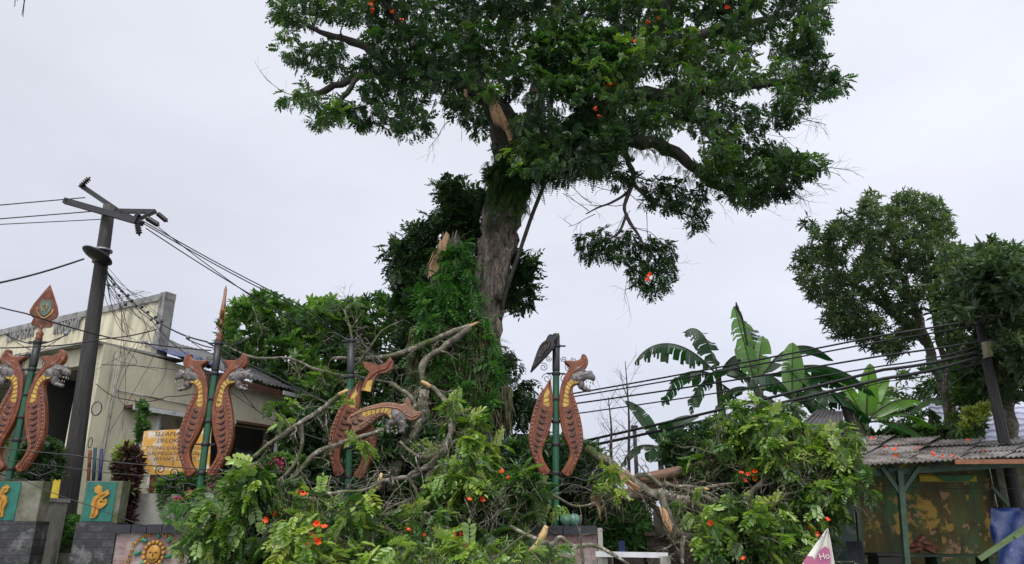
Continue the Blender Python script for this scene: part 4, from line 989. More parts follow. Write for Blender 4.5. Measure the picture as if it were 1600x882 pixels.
wire([(-60, 706, 11.2), (100, 730, 11.5), (250, 745, 11.6)], 'second low wire crossing just above the teal pillars', .006, .02)
wire([(345, 560, 11.8), (400, 640, 12), (450, 665, 12), (520, 690, 12)], 'drooping wire between the whole and the battered lamp post', .008, .04)
rg = np.random.default_rng(21)
mb = MB()
for k in range(16):      # tangle
    a = at(160 + rg.uniform(-4, 8), 415 + rg.uniform(0, 30), YP - .1); b = at(rg.uniform(180, 255), rg.uniform(470, 545), rg.uniform(12.4, 13)); m_ = a.lerp(b, .5) + Vector(rg.normal(0, .16, 3)); mb.tube(spline([a, m_, b], 6), .005, 4)
for k in range(9):
    a = at(rg.uniform(165, 250), rg.uniform(475, 560), 12.8); b = at(rg.uniform(150, 245), rg.uniform(560, 680), 13); m_ = a.lerp(b, .5) + Vector(rg.normal(0, .28, 3)); mb.tube(spline([a, m_, b], 7), .004, 4)
c = at(151, 639, 13.0)
for k in range(3): mb.tube([c + Vector((.09 * math.cos(t * .52), rg.uniform(-.01, .01), .12 * math.sin(t * .52))) for t in range(13)], .008, 5)
c = at(141, 692, 13.0); mb.tube([c + Vector((.035 * math.cos(t * .52), 0, .09 * math.sin(t * .52))) for t in range(13)], .007, 5)
for k in range(14): p = at(*[(178, 445), (190, 455), (200, 462), (206, 470), (222, 480), (231, 488), (243, 496), (252, 503), (170, 446), (246, 505), (213, 478), (236, 500), (186, 462), (196, 476)][k], 12.55); mb.ball(p, .03, 6)
tag(mb.build('cable_tangle', M['cable']), 'messy tangle of thin black service cables with coils, hanging right of the wooden pole', 'cables')
# ================================================================== THE BIG BROKEN TREE
YT = 16.0
tree = empty('broken_tulip_tree', (at(745, 800, YT).x, YT, ground_z(-.5, YT)), 'huge wide-crowned tree with orange blossoms and a torn trunk, towering over the middle', 'tree')
def px_limb(mb, pts, Y, rpx, step=5, n=10, rough=.18, seed=1, ridges=0, ramp=0.0, nodes=None, Ys=None):
    P = []; R_ = []
    for i, (x, y) in enumerate(pts):
        yy = Ys[i] if Ys else Y; P.append(at(x, y, yy)); R_.append(rpx[i] / ppm(y, yy))
    q = spline(P, step); rr = lerpr(R_, len(q)); 
    rr = [float(np.interp(i / step, range(len(R_)), R_)) for i in range(len(q))]
    for i in range(1, len(q) - 1):
        k_ = min(.5, rr[i] * .75) if rr[i] < .2 else .04
        q[i] = q[i] + Vector((mnoise.noise(q[i] * 4 + Vector((seed, 0, 0))), mnoise.noise(q[i] * 4 + Vector((0, seed, 9))), mnoise.noise(q[i] * 4 + Vector((5, 0, seed))))) * k_
        rr[i] *= 1 + .22 * mnoise.noise(q[i] * 7 + Vector((seed, 3, 0)))
    mb.tube(q, rr, n, rough=rough, seed=seed, ridges=ridges, ramp=ramp)
    if nodes is not None: nodes += [(p, r) for p, r in zip(q, rr)]
    return q, rr
nodes = []
tk = MB()
px_limb(tk, [(742, 880), (750, 760), (752, 650), (760, 540), (765, 450), (782, 350), (797, 290), (806, 250)], YT, [56, 40, 31, 22, 22, 25, 28, 24], 8, 40, .16, 1, 6, .13)
px_limb(tk, [(775, 470), (790, 400), (800, 340), (812, 290)], YT - .25, [9, 11, 13, 11], 6, 14, .2, 5)
tk.build('trunk', M['bark'], tree)
lb = MB()
L_ = lambda pts, Ys, rp, **k: px_limb(lb, pts, YT, rp, 5, 10, .2, nodes=nodes, Ys=Ys, **k)
L_([(800, 262), (792, 215), (778, 175), (745, 140), (690, 118), (620, 112), (560, 120), (500, 145), (465, 155)], [16, 15.8, 15.6, 15.4, 15, 14.8, 14.6, 14.5, 14.5], [28, 24, 21, 16, 12, 9, 7, 5, 2])
L_([(620, 112), (560, 70), (500, 50), (450, 20)], [14.8, 14.6, 14.4, 14.2], [8, 6, 4, 2])
L_([(690, 118), (640, 60), (600, 0), (570, -70)], [15, 14.4, 14, 13.6], [9, 7, 5, 3])
L_([(560, 120), (530, 160), (505, 195)], [14.6, 14.5, 14.5], [5, 4, 2])
L_([(745, 140), (740, 80), (730, 0), (720, -90)], [15.4, 16, 16.4, 16.8], [12, 10, 8, 5])
L_([(812, 268), (850, 240), (900, 205), (960, 150), (1010, 80), (1040, 0), (1060, -90)], [16, 15.9, 15.7, 15.4, 15, 14.6, 14.4], [28, 25, 21, 17, 14, 11, 7])
L_([(830, 255), (835, 170), (850, 90), (870, 0), (880, -90)], [16, 16.4, 16.8, 17, 17.2], [17, 14, 12, 9, 6])
L_([(930, 190), (980, 215), (1040, 232), (1075, 255), (1110, 285), (1160, 300), (1210, 285), (1270, 262)], [15.6, 15.4, 15.2, 15, 14.8, 14.7, 14.6, 14.5], [14, 11, 9, 8, 7, 5.5, 4, 1.5])
L_([(960, 150), (1040, 150), (1120, 140), (1200, 130), (1300, 125)], [15.4, 15, 14.8, 14.4, 14.2], [13, 11, 8, 6, 2])
L_([(1010, 80), (1080, 60), (1160, 40), (1240, 20)], [15, 15.4, 15.6, 15.8], [11, 9, 7, 4])
L_([(1040, 150), (1100, 190), (1150, 215)], [15, 15.2, 15.4], [8, 5, 3])
L_([(970, 215), (978, 240), (990, 280), (975, 320), (985, 350), (1005, 380), (1018, 430)], [15.3, 14.9, 14.7, 14.6, 14.6, 14.5, 14.5], [6, 4.5, 3.8, 3, 2.5, 2, 1])
L_([(988, 285), (1010, 310), (1040, 325), (1085, 340)], [14.7, 14.6, 14.6, 14.6], [3.5, 2.6, 2, 1])
L_([(982, 300), (960, 315), (935, 325), (915, 335)], [14.7, 14.6, 14.6, 14.6], [2.5, 2, 1.5, .8])
L_([(980, 335), (965, 365), (940, 380)], [14.6, 14.6, 14.6], [2.5, 2, 1])

crownL = [(470, -140), (432, 0), (438, 30), (447, 55), (450, 92), (480, 100), (505, 102), (500, 130), (470, 142), (448, 152), (470, 172), (492, 198), (512, 206), (528, 192), (545, 165), (558, 188), (575, 202), (600, 192), (618, 208), (636, 208), (655, 203), (668, 188), (685, 172), (702, 186), (722, 186), (745, 205), (775, 225), (800, 260), (860, 280), (900, 268), (945, 268), (968, 235), (985, 212), (1035, 205), (1075, 196), (1110, 225), (1115, 255), (1150, 250), (1158, 218), (1180, 200), (1240, 182), (1262, 160), (1270, 135), (1298, 148), (1314, 126), (1296, 108), (1280, 78), (1288, 40), (1283, 0), (1250, -140)]
lobe2 = [(1095, 262), (1120, 298), (1165, 315), (1200, 308), (1238, 290), (1282, 256), (1245, 244), (1200, 232), (1150, 238)]
dang = [[(905, 365), (940, 360), (948, 385), (935, 405), (908, 395)], [(948, 375), (985, 362), (992, 395), (965, 408), (950, 400)], [(1000, 375), (1050, 380), (1050, 400), (1010, 398)], [(988, 410), (1040, 400), (1050, 440), (1020, 465), (995, 445)], [(1000, 285), (1045, 285), (1055, 320), (1010, 318)], [(1040, 290), (1095, 295), (1100, 330), (1090, 365), (1078, 335), (1045, 325)], [(955, 262), (985, 258), (990, 280), (960, 285)]]
holes = [[(540, 70), (590, 68), (580, 88), (545, 86)], [(800, 50), (832, 60), (828, 92), (805, 84)], [(806, 120), (838, 112), (838, 140), (812, 150)], [(790, 158), (826, 155), (822, 178), (800, 190)], [(930, 25), (958, 20), (955, 48), (935, 45)], [(540, 135), (560, 132), (562, 160), (545, 165)], [(1065, 110), (1085, 108), (1082, 124)], [(1192, 150), (1215, 142), (1212, 160), (1195, 168)], [(622, 78), (640, 74), (640, 90)], [(655, 15), (680, 10), (676, 30)], [(1215, 40), (1245, 44), (1240, 62), (1222, 64)], [(480, 60), (500, 66), (495, 80)], [(598, 150), (618, 146), (622, 166), (604, 170)], [(1110, 20), (1128, 18), (1124, 36)], [(700, 60), (716, 52), (722, 72)]]
rg = np.random.default_rng(101)
LFc = Leaves(); LFd = Leaves(); targets = []
tw = lb
def keep_out(p):      # keep torn wood visible
    return (755 < p[0] < 812 and 145 < p[1] < 230)
for (poly, md, y0, thick, lay) in ((crownL, 15.0, 15.2, 1.5, 3), (lobe2, 13, 14.6, .8, 2)):
    for l in range(lay):
        for p in darts(poly, md * (1 + .1 * l), rg, holes, 5000):
            if keep_out(p) and l == 0: continue
            if mnoise.noise(Vector((p[0] / 62, p[1] / 46, 3.3 + .12 * l))) + .45 * mnoise.noise(Vector((p[0] / 24, p[1] / 20, 7.0 + .1 * l))) < (-.42 if 800 < p[0] < 1110 else -.33 if 560 < p[0] <= 800 else -.24): continue
            edge = 1.0
            Y_ = y0 + (l - (lay - 1) / 2) * thick + rg.uniform(-.5, .5)
            if keep_out(p): Y_ = 17.8
            c = at(p[0], p[1], Y_); r = rg.uniform(.16, .30)
            big = rg.uniform() < .42
            base = .36 + .42 * mnoise.noise(c * .55) + rg.normal(0, .10)
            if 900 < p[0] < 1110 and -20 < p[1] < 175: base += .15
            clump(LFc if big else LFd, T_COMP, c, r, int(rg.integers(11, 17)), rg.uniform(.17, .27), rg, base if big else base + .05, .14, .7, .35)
            if rg.uniform() < .6: targets.append(c)
for poly in dang:
    for l in range(2):
        for p in darts(poly, 13, rg, (), 300):
            c = at(p[0], p[1], 14.55 + rg.uniform(-.3, .3)); clump(LFd, T_COMP, c, .16, 8, .20, rg, .45, .15, .8, .5); targets.append(c)
twigs_to(tw, nodes, targets, rg, .05, .008, .03, 4)
# bare hanging twigs along the lower right edge and left tips
for (x, y, dx, dz) in ((1150, 300, .8, -.3), (1180, 305, .9, -.25), (1200, 300, 1, -.2), (1240, 280, 1, -.25), (1265, 262, 1, .1), (1100, 285, .6, -.9), (1230, 185, .9, -.15), (1200, 200, .9, .0), (920, 330, -.9, .25), (925, 318, -.8, .5), (700, 190, -.5, -.6), (965, 300, -.7, .2), (1060, 300, .3, -.9), (460, 150, -1, .1), (470, 50, -.9, .1), (1010, 330, .2, -.9), (1010, 290, .9, .1), (985, 410, -.2, -1), (985, 330, -.8, -.3), (990, 355, .8, -.4), (1000, 375, -.6, -.6), (978, 300, .8, -.2), (1010, 395, .7, -.5), (975, 320, -.9, .1), (1060, 330, .5, -.7), (1275, 262, 1, .0), (1210, 300, .9, -.4), (1225, 295, 1, -.3), (1190, 312, .9, -.3), (1240, 180, 1, -.1), (1215, 195, 1, .1), (930, 335, -.7, -.3)):
    recurse(tw, at(x, y, 14.7), (dx, rg.uniform(-.3, .3), dz), .75, .010, 2, rg, [], .35, 4)
tw.build('limb', M['bark_dark'], tree)
LFc.build('crown', M['leaf_crown'], tree); LFd.build('crown', M['leaf_deep'], tree)
# fine-leaved guest plant in the crown (small round grey-green leaves)
lf = Leaves()
for p in darts([(830, 60), (880, 45), (950, 50), (985, 80), (960, 130), (900, 160), (850, 140), (828, 100)], 9, rg, (), 3000):
    clump(lf, T_ROUND, at(p[0], p[1], 13.6 + rg.uniform(-.3, .4)), .17, 12, .10, rg, .45, .15)
lf.build('climber', M['leaf_back'], tree)
def cover(L, poly, Y, md, n, size, tm, tint, sd, down=.7, face=-.5):
    for p in darts(poly, md, rg, (), 5000):
        c = at(p[0], p[1], Y + rg.uniform(-.15, .3)); u = rg.normal(0, .6, (n, 3)); u[:, 2] -= down; u[:, 1] += face
        L.add(*inst(tm, np.tile(np.array(c), (n, 1)), u, np.tile([0, -.7, 1.0], (n, 1)) + rg.normal(0, .25, (n, 3)), size * rg.uniform(.6, 1.2, n), np.clip(rg.normal(tint, sd, n), 0, 1), rg))
# hanging fern curtain under the right limb, and round the fork
lf = Leaves(); fr_poly = [(775, 205), (800, 200), (840, 195), (900, 175), (960, 185), (965, 235), (945, 262), (900, 258), (865, 272), (835, 290), (800, 300), (770, 290), (778, 250)]
for p in darts(fr_poly, 8.5, rg, (), 5000):
    if 752 < p[0] < 806 and p[1] < 232: continue
    c = at(p[0], p[1], 15.2 + rg.uniform(-.15, .5)); n = 5
    u = rg.normal(0, .6, (n, 3)); u[:, 2] = -rg.uniform(.3, 1.2, n); u[:, 1] -= .25
    lf.add(*inst(T_FERN, np.tile(np.array(c), (n, 1)), u, np.tile([0, -.5, 1.0], (n, 1)) + rg.normal(0, .2, (n, 3)), rg.uniform(.28, .6, n), np.clip(rg.normal(.30, .18, n), 0, 1), rg))
lf.build('fern', M['leaf_crown'], tree)
mb = MB()
for k in range(420):
    x = rg.uniform(838, 965); yb = float(np.interp(x, [838, 880, 915, 950, 968], [285, 262, 258, 262, 230])) - rg.uniform(0, 40)
    a = at(x, yb, 15.1 + rg.uniform(0, .7)); L0 = rg.uniform(.12, .5); mb.tube([a, a + Vector((rg.normal(0, .02), 0, -L0 * .5)), a + Vector((rg.normal(0, .04), 0, -L0))], [.012, .010, .003], 3, cap=False)
for k in range(7):
    a = at(rg.choice([675, 695, 722, 740, 925, 930, 722]), 180 + rg.uniform(-5, 5), 15.2); m_ = MB(); m_.tube([a + Vector((0, 0, .3)), a - Vector((0, 0, rg.uniform(.2, .6)))], .006, 4, cap=False); m_.build('aerial_root', M['bark_dark'], tree)
mb.build('aerial_root', M['bark_dark'], tree)
lf = Leaves(); cover(lf, [(960, 205), (1040, 222), (1075, 250), (1100, 275), (1085, 285), (1040, 245), (975, 232)], 14.95, 9, 4, .24, T_FERN, .3, .15, .9)
cover(lf, [(762, 240), (835, 262), (822, 330), (800, 345), (770, 335), (756, 300)], YT - .75, 9, 4, .28, T_FERN, .28, .18, .9); lf.build('fern', M['leaf_crown'], tree)
# torn wood
def splinters(pts, Y, name, parent, th=.12, mt='splinter', extra=6, seed=1):
    rg2 = np.random.default_rng(seed); P = [at(x, y, Y) for x, y in pts]
    mb = MB(); n = len(P); c = sum(P, Vector()) / n
    V = [p + Vector((0, rg2.uniform(-.03, .03), 0)) for p in P] + [c + Vector((0, -.05, 0))] + [p + Vector((0, th, 0)) for p in P]
    F = [(i, (i + 1) % n, n) for i in range(n)] + [(i, i + n + 1, (i + 1) % n + n + 1, (i + 1) % n) for i in range(n)] + [tuple(range(2 * n, n, -1))]
    mb.add(V, F)
    top = min(pts, key=lambda q: q[1]); bot = max(pts, key=lambda q: q[1])
    for k in range(extra):
        t = rg2.uniform(.1, .8); a = at(top[0], top[1], Y).lerp(at(bot[0], bot[1], Y), t) + Vector(rg2.normal(0, .05, 3)) + Vector((0, -.05, 0)); d = (at(bot[0], bot[1], Y) - at(top[0], top[1], Y)).normalized()
        mb.tube([a, a + d * rg2.uniform(.15, .4) + Vector(rg2.normal(0, .02, 3))], [.018, .004], 4)
    return mb.build(name, M[mt], parent)
splinters([(762, 157), (770, 152), (779, 160), (786, 176), (793, 190), (801, 203), (799, 222), (795, 221), (792, 206), (783, 196), (772, 192), (766, 176)], 14.85, 'torn_wood', tree, .1, extra=7, seed=2)
splinters([(725, 140), (730, 141), (731, 152), (733, 160), (725, 159)], 14.6, 'torn_wood', tree, .06, extra=3, seed=3)
# left broken stem
stub = MB(); 
sq, srr = px_limb(stub, [(718, 880), (712, 760), (708, 650), (703, 560), (700, 480), (702, 420), (706, 378)], YT - .7, [60, 50, 42, 36, 30, 24, 13], 8, 18, .22, 7)
for k in range(9):
    a = sq[-1] + Vector((rg.normal(0, .12), rg.normal(0, .1), -.15)); stub.tube([a, a + Vector((rg.normal(0, .05), 0, rg.uniform(.15, .4)))], [.05, .006], 5)
stub.build('broken_stem', M['bark'], tree)
splinters([(697, 361), (701, 366), (697, 392), (692, 402), (685, 424), (672, 433), (669, 428), (671, 414), (680, 402), (684, 388)], YT - 1.1, 'torn_wood', tree, .10, extra=9, seed=5)
# fern + moss covering of the stem
lf = Leaves(); mo = Leaves()
cover(lf, [(688, 390), (725, 372), (736, 420), (746, 470), (770, 520), (782, 590), (760, 650), (670, 650), (640, 600), (645, 545), (658, 500), (652, 455), (682, 432)], YT - 1.25, 7.5, 6, .34, T_BROAD, .5, .25)
cover(lf, [(690, 600), (735, 590), (740, 640), (700, 650)], YT - 1.3, 11, 5, .32, T_FERN, .6, .2)
cover(lf, [(742, 480), (775, 540), (780, 620), (755, 640), (745, 560)], YT - .7, 8, 6, .34, T_BROAD, .35, .2)
lf.build('fern', M['fern'], tree)
for k in range(4600):
    x = rg.uniform(640, 800); y = rg.uniform(510, 650)
    if x > 768 and y < 600: continue
    a = np.array(at(x, y, YT - 1.15 + rg.uniform(-.25, .35))); L0 = rg.uniform(.15, .45); w = .010
    d = np.array([rg.normal(0, .12), rg.normal(0, .1), -1]); d /= np.linalg.norm(d); s_ = np.array([w, rg.normal(0, w), 0])
    v = np.array([a - s_, a + s_, a + d * L0 + s_ * .4 + rg.normal(0, .02, 3), a + d * L0 - s_ * .4]); mo.add(v, np.array([[0, 1, 2, 3]]), np.array([rg.uniform(0, 1)]))
mo.build('hanging_moss', M['moss'], tree)
# tuft of epiphyte on the trunk's left at the fork
lf = Leaves(); cover(lf, [(762, 262), (778, 262), (776, 285), (762, 285)], YT - .5, 7, 8, .22, T_SLIM, .2, .1, .1, -.3); cover(lf, [(745, 300), (756, 295), (758, 320)], YT - .3, 8, 6, .2, T_SLIM, .3, .1, .2); lf.build('epiphyte', M['leaf_deep'], tree)
for (x, y, n) in ((1019, 33, 3), (968, 91, 3), (953, 136, 3), (936, 180, 2), (580, 14, 4), (993, 80, 2), (612, 20, 1), (1140, 6, 1), (1012, 436, 2), (638, 36, 1)):
    flower(at(x, y, 13.5 if y < 400 else 14.2), .09, rg, tree, n)
# side crown of the same tree left and right of the broken stem
lf = Leaves(); mb = MB(); nd = []; tg_ = []
px_limb(mb, [(735, 470), (730, 420), (722, 370), (715, 320)], YT + .4, [12, 9, 7, 3], nodes=nd); px_limb(mb, [(728, 430), (690, 400), (655, 385)], YT + .5, [8, 6, 3], nodes=nd); px_limb(mb, [(770, 480), (800, 450), (815, 430)], YT + .5, [7, 5, 3], nodes=nd); px_limb(mb, [(735, 500), (690, 480), (650, 470)], YT + .6, [8, 6, 3], nodes=nd)
for poly in ([(695, 290), (718, 285), (745, 300), (758, 320), (742, 350), (740, 400), (715, 365), (688, 362), (665, 352), (690, 330)], [(628, 372), (655, 362), (680, 368), (668, 410), (660, 450), (690, 480), (680, 540), (655, 530), (630, 460), (612, 388)], [(812, 402), (828, 410), (825, 430), (830, 455), (818, 474), (795, 470), (790, 440), (800, 415)], [(700, 400), (735, 390), (738, 430), (720, 450)]):
    for l in range(2):
        for p in darts(poly, 15, rg, (), 1500):
            c = at(p[0], p[1], YT + .6 + rg.uniform(-.5, .5)); clump(lf, T_COMP, c, .26, 13, .36, rg, .5, .15, .8, .35); tg_.append(c)
twigs_to(mb, nd, tg_, rg, .05, .01, .03, 4); mb.build('limb', M['bark_dark'], tree); lf.build('crown', M['leaf_deep'], tree)
# cable / liana hanging from the fork
mb = MB(); mb.tube(spline(wpoly([(866, 130), (860, 170), (858, 215)], 14.9), 6), .06, 8, rough=.2); mb.tube(spline([at(852, 285, 15.4), at(832, 335, 15.4), at(808, 405, 15.5), at(790, 458, 15.7), at(782, 500, 15.9)], 6), .045, 8, rough=.1); mb.build('liana', M['bark_dark'], tree)

# ================================================================== OTHER TREES
def tree_px(name, label, cat, trunk, trp, Y, polys, tm, mt, size, clr, nper, md, depth, layers, tint=.4, seed=1, bark='bark_pale', limbs=(), group=None, droop=.3, sq=.8, gap=-.26):
    rg = np.random.default_rng(seed); x0, y0 = trunk[0]; b = at(x0, y0, Y)
    r = empty(name, (b.x, b.y, min(b.z, ground_z(b.x, b.y))), label, cat, group)
    nd = []; mb = MB(); gp = at(x0, y0, Y); 
    if gp.z > ground_z(gp.x, gp.y): mb.tube([Vector((gp.x, gp.y, ground_z(gp.x, gp.y) - .1)), gp], trp[0] / ppm(y0, Y), 10)
    px_limb(mb, trunk, Y, trp, 6, 12, .18, seed, nodes=nd); mb.build('trunk', M[bark], r)
    lm = MB()
    for lp, lr in limbs: px_limb(lm, lp, Y, lr, 5, 7, .2, seed + 3, nodes=nd)
    lf = Leaves(); tg_ = []
    for poly in polys:
        Yq = Y
        if not hasattr(poly[0][0], '__len__'): pass
        elif isinstance(poly[0], list): poly, Yq = poly
        for l in range(layers):
            for p in darts(poly, md, rg, (), 4000):
                if mnoise.noise(Vector((p[0] / 30, p[1] / 24, seed + .15 * l))) < gap: continue
                c = at(p[0], p[1], Yq + (l - (layers - 1) / 2) * depth + rg.uniform(-.5, .5) * depth)
                tn = tint + .30 * mnoise.noise(c * .8 + Vector((seed, 0, 0))) + rg.normal(0, .08)
                clump(lf, tm, c, clr * rg.uniform(.7, 1.3), nper, size, rg, tn, .13, sq, droop)
                if rg.uniform() < .5: tg_.append(c)
    twigs_to(lm, nd, tg_, rg, .045, .01, .05, 4)
    lm.build('limb', M[bark], r); lf.build('crown', M[mt], r)
    return r
tree_px('broadleaf_tree', 'tall round-crowned dark tree with pale forked trunk behind the corrugated shelter', 'tree', [(1492, 700), (1478, 620), (1450, 540), (1428, 480), (1405, 420), (1390, 370)], [10, 8, 7, 6, 5, 3], 20,
        [[(1245, 410), (1262, 350), (1290, 372), (1310, 345), (1345, 330), (1360, 305), (1385, 335), (1415, 302), (1455, 315), (1482, 335), (1484, 385), (1470, 420), (1440, 455), (1432, 500), (1415, 545), (1385, 560), (1350, 530), (1308, 525), (1290, 490), (1262, 455)]], T_SLIM, 'leaf_right', .19, .30, 12, 14.5, 1.3, 3, .5, 31,
        limbs=[([(1450, 540), (1420, 510), (1380, 480), (1330, 440), (1290, 410)], [6, 5, 4, 3, 2]), ([(1478, 620), (1475, 560), (1462, 500), (1450, 430), (1440, 360)], [6, 5, 5, 4, 2]), ([(1500, 690), (1490, 640), (1482, 580), (1480, 540)], [6, 5, 4, 3]), ([(1428, 480), (1380, 420), (1345, 370)], [5, 4, 2])])
tree_px('broadleaf_tree', 'dense dark tree right behind the leaning wooden pole, above the lilac roof', 'tree', [(1585, 720), (1570, 640), (1560, 560), (1555, 470)], [14, 12, 10, 6], 17.5,
        [[(1490, 545), (1465, 510), (1466, 450), (1490, 395), (1530, 400), (1548, 378), (1580, 392), (1640, 385), (1680, 450), (1680, 620), (1600, 625), (1560, 625), (1530, 600)], ([(1490, 400), (1600, 400), (1610, 470), (1560, 500), (1500, 485)], 13.6), ([(1565, 500), (1620, 480), (1640, 580), (1610, 600), (1590, 560)], 14.4)], T_ROS, 'leaf_right', .20, .28, 12, 14.5, 1.0, 3, .42, 33, limbs=[([(1560, 560), (1520, 500), (1490, 460)], [6, 4, 2]), ([(1560, 560), (1600, 500), (1640, 450)], [6, 4, 2])])
tree_px('broadleaf_tree', 'slender arching tree with drooping sprays between the pale forked tree and the right pole', 'tree', [(1500, 700), (1480, 640), (1478, 580)], [6, 5, 3], 18.5,
        [[(1500, 600), (1515, 565), (1530, 575), (1535, 640), (1525, 690), (1500, 690)]], T_SLIM, 'leaf_back', .28, .25, 10, 17, .6, 2, .45, 35, droop=1.0)
tree_px('broadleaf_tree', 'low light-green tree in the gap behind the pale forked trunk', 'tree', [(1450, 720), (1450, 680), (1455, 640)], [5, 4, 3], 23,
        [[(1385, 620), (1410, 590), (1445, 575), (1490, 565), (1525, 560), (1540, 620), (1535, 690), (1385, 690)]], T_SLIM, 'leaf_back', .22, .3, 11, 17, .7, 2, .5, 36, gap=-.3)
# mass of trees behind the hall roof
HG = 'trees behind the hall roof'
tree_px('hedge_tree', 'bright green bushy tree just right of the edge-on finial, tallest of the hedge trees', 'tree', [(420, 680), (415, 600), (412, 540)], [8, 7, 4], 21,
        [[(350, 560), (352, 500), (380, 472), (400, 458), (425, 465), (445, 478), (470, 490), (478, 560), (465, 620), (420, 600), (380, 580)]], T_ROS, 'leaf_back', .27, .36, 12, 19, 1.0, 3, .55, 41, group=HG)
tree_px('hedge_tree', 'bushy tree with yellow-green sprays in the middle of the hedge behind the battered post', 'tree', [(520, 700), (515, 600), (520, 540)], [8, 7, 4], 20,
        [[(470, 500), (490, 478), (520, 480), (545, 470), (560, 480), (565, 540), (560, 620), (560, 700), (520, 700), (490, 640), (470, 600)]], T_ROS, 'leaf_back', .27, .36, 12, 19, 1.0, 3, .62, 42, group=HG)
tree_px('hedge_tree', 'flat-topped dull green tree left of the fern-clad stem', 'tree', [(600, 720), (605, 620), (600, 550)], [8, 7, 4], 20.5,
        [[(545, 480), (580, 468), (620, 470), (650, 482), (660, 540), (655, 620), (650, 700), (580, 700), (550, 620)]], T_SLIM, 'leaf_back', .26, .34, 12, 19, 1.0, 3, .42, 43, group=HG)
tree_px('hedge_tree', 'nearly black tree directly behind the fern-clad broken stem', 'tree', [(670, 740), (665, 620), (655, 500)], [9, 8, 4], 18.5,
        [[(618, 470), (650, 450), (690, 470), (690, 560), (690, 680), (640, 700), (610, 640), (625, 560)]], T_ROS, 'leaf_deep', .24, .34, 12, 20, .8, 2, .35, 44, group=HG)
tree_px('drooping_tree', 'dark drooping tree right behind the trunk with pale sky below its boughs', 'tree', [(795, 760), (792, 690), (790, 640)], [7, 6, 3], 17.3,
        [[(762, 560), (790, 545), (812, 585), (828, 600), (835, 640), (812, 660), (795, 640), (770, 660), (755, 610)], [(790, 685), (850, 680), (880, 700), (905, 760), (900, 800), (790, 790), (770, 740)]], T_COMP, 'leaf_deep', .32, .24, 9, 15, .5, 2, .35, 45, 'bark_dark', [([(792, 690), (830, 688), (880, 690), (930, 700)], [8, 9, 8, 5]), ([(792, 690), (800, 650), (815, 620)], [3, 2, 1.5])], droop=.9)
# dark shrubs filling the ground behind the fallen crown
SG = 'shrubs behind the fallen crown'
for i, (poly, Y, mt_, tn, lab, tm_) in enumerate((
    ([(560, 690), (640, 650), (700, 690), (700, 850), (560, 850)], 14.0, 'leaf_deep', .4, 'dark undergrowth shrub at the foot of the fern-clad stem', T_ROS),
    ([(740, 700), (850, 690), (900, 740), (910, 840), (740, 850)], 13.6, 'leaf_deep', .5, 'dark fern-like shrub behind the right lamp post foot', T_SLIM),
    ([(880, 690), (930, 700), (945, 760), (900, 790), (880, 760)], 13.0, 'leaf_deep', .5, 'dark shrub immediately right of the right lamp post', T_SLIM),
    ([(935, 790), (1000, 780), (1010, 855), (930, 860)], 13.2, 'fern', .45, 'fresh green thicket under the mossy fallen trunk', T_SLIM),
    ([(1040, 690), (1120, 660), (1230, 690), (1300, 700), (1310, 830), (1200, 850), (1060, 800)], 15.2, 'leaf_deep', .35, 'dark shrub mass behind the right fallen bough', T_ROS),
    ([(1330, 682), (1420, 672), (1520, 670), (1530, 700), (1330, 705)], 20.5, 'leaf_back', .35, 'low green hedge showing just above the corrugated shelter roof', T_ROUND),
    ([(450, 650), (560, 640), (570, 760), (440, 770)], 14.5, 'leaf_deep', .45, 'dark shrub behind the battered lamp post', T_ROS))):
    rg = np.random.default_rng(60 + i); c0 = at(sum(p[0] for p in poly) / len(poly), sum(p[1] for p in poly) / len(poly), Y)
    r = empty('shrub', (c0.x, c0.y, ground_z(c0.x, c0.y)), lab, 'shrub', SG); lf = Leaves(); mb = MB(); nd = []; tg_ = []
    for k in range(4): 
        e_ = Vector((c0.x + rg.uniform(-.5, .5), c0.y + rg.uniform(-.2, .2), c0.z)); q = [Vector((c0.x, c0.y, ground_z(c0.x, c0.y))), e_.lerp(Vector((c0.x, c0.y, 1)), .5), e_]; mb.tube(spline(q, 4), .03, 5); nd += [(p, .03) for p in spline(q, 4)]
    for l in range(3):
        for p in darts(poly, 17, rg, (), 3000):
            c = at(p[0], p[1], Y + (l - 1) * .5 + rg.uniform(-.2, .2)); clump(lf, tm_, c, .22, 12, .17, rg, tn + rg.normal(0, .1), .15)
            if rg.uniform() < .3: tg_.append(c)
    twigs_to(mb, nd, tg_, rg, .02, .006, .05, 4); mb.build('stem', M['bark_dark'], r); lf.build('foliage', M[mt_], r)
# two bare saplings
for i, (px, y0, y1, lab) in enumerate(((983, 740, 565, 'leafless thin sapling beside the right lamp post, the taller of two'), (945, 720, 620, 'leafless thin sapling against the grey beast head, the shorter of two'))):
    rg = np.random.default_rng(80 + i); a = at(px - 800 + 800, y0, 17); a = at(px if i == 0 else 955, y0, 17); b = at((977 if i == 0 else 950), y1, 17)
    r = empty('bare_sapling', a, lab, 'tree', 'leafless saplings'); mb = MB(); q = spline([Vector((a.x, a.y, ground_z(a.x, a.y))), a, a.lerp(b, .5) + Vector((.04, 0, 0)), b], 6); mb.tube(q, lerpr([.05, .03, .008], len(q)), 6); mb.build('trunk', M['bark_dark'], r)
    mb = MB()
    for k in range(26 if i == 0 else 16):
        t = rg.uniform(.35, 1); p = q[int(t * (len(q) - 1))]; s_ = 1 if k % 2 else -1; recurse(mb, p, (s_ * .6, rg.uniform(-.4, .4), .9), rg.uniform(.3, .7), .006, 1, rg, [], .2, 3)
    mb.build('twig', M['bark_dark'], r)

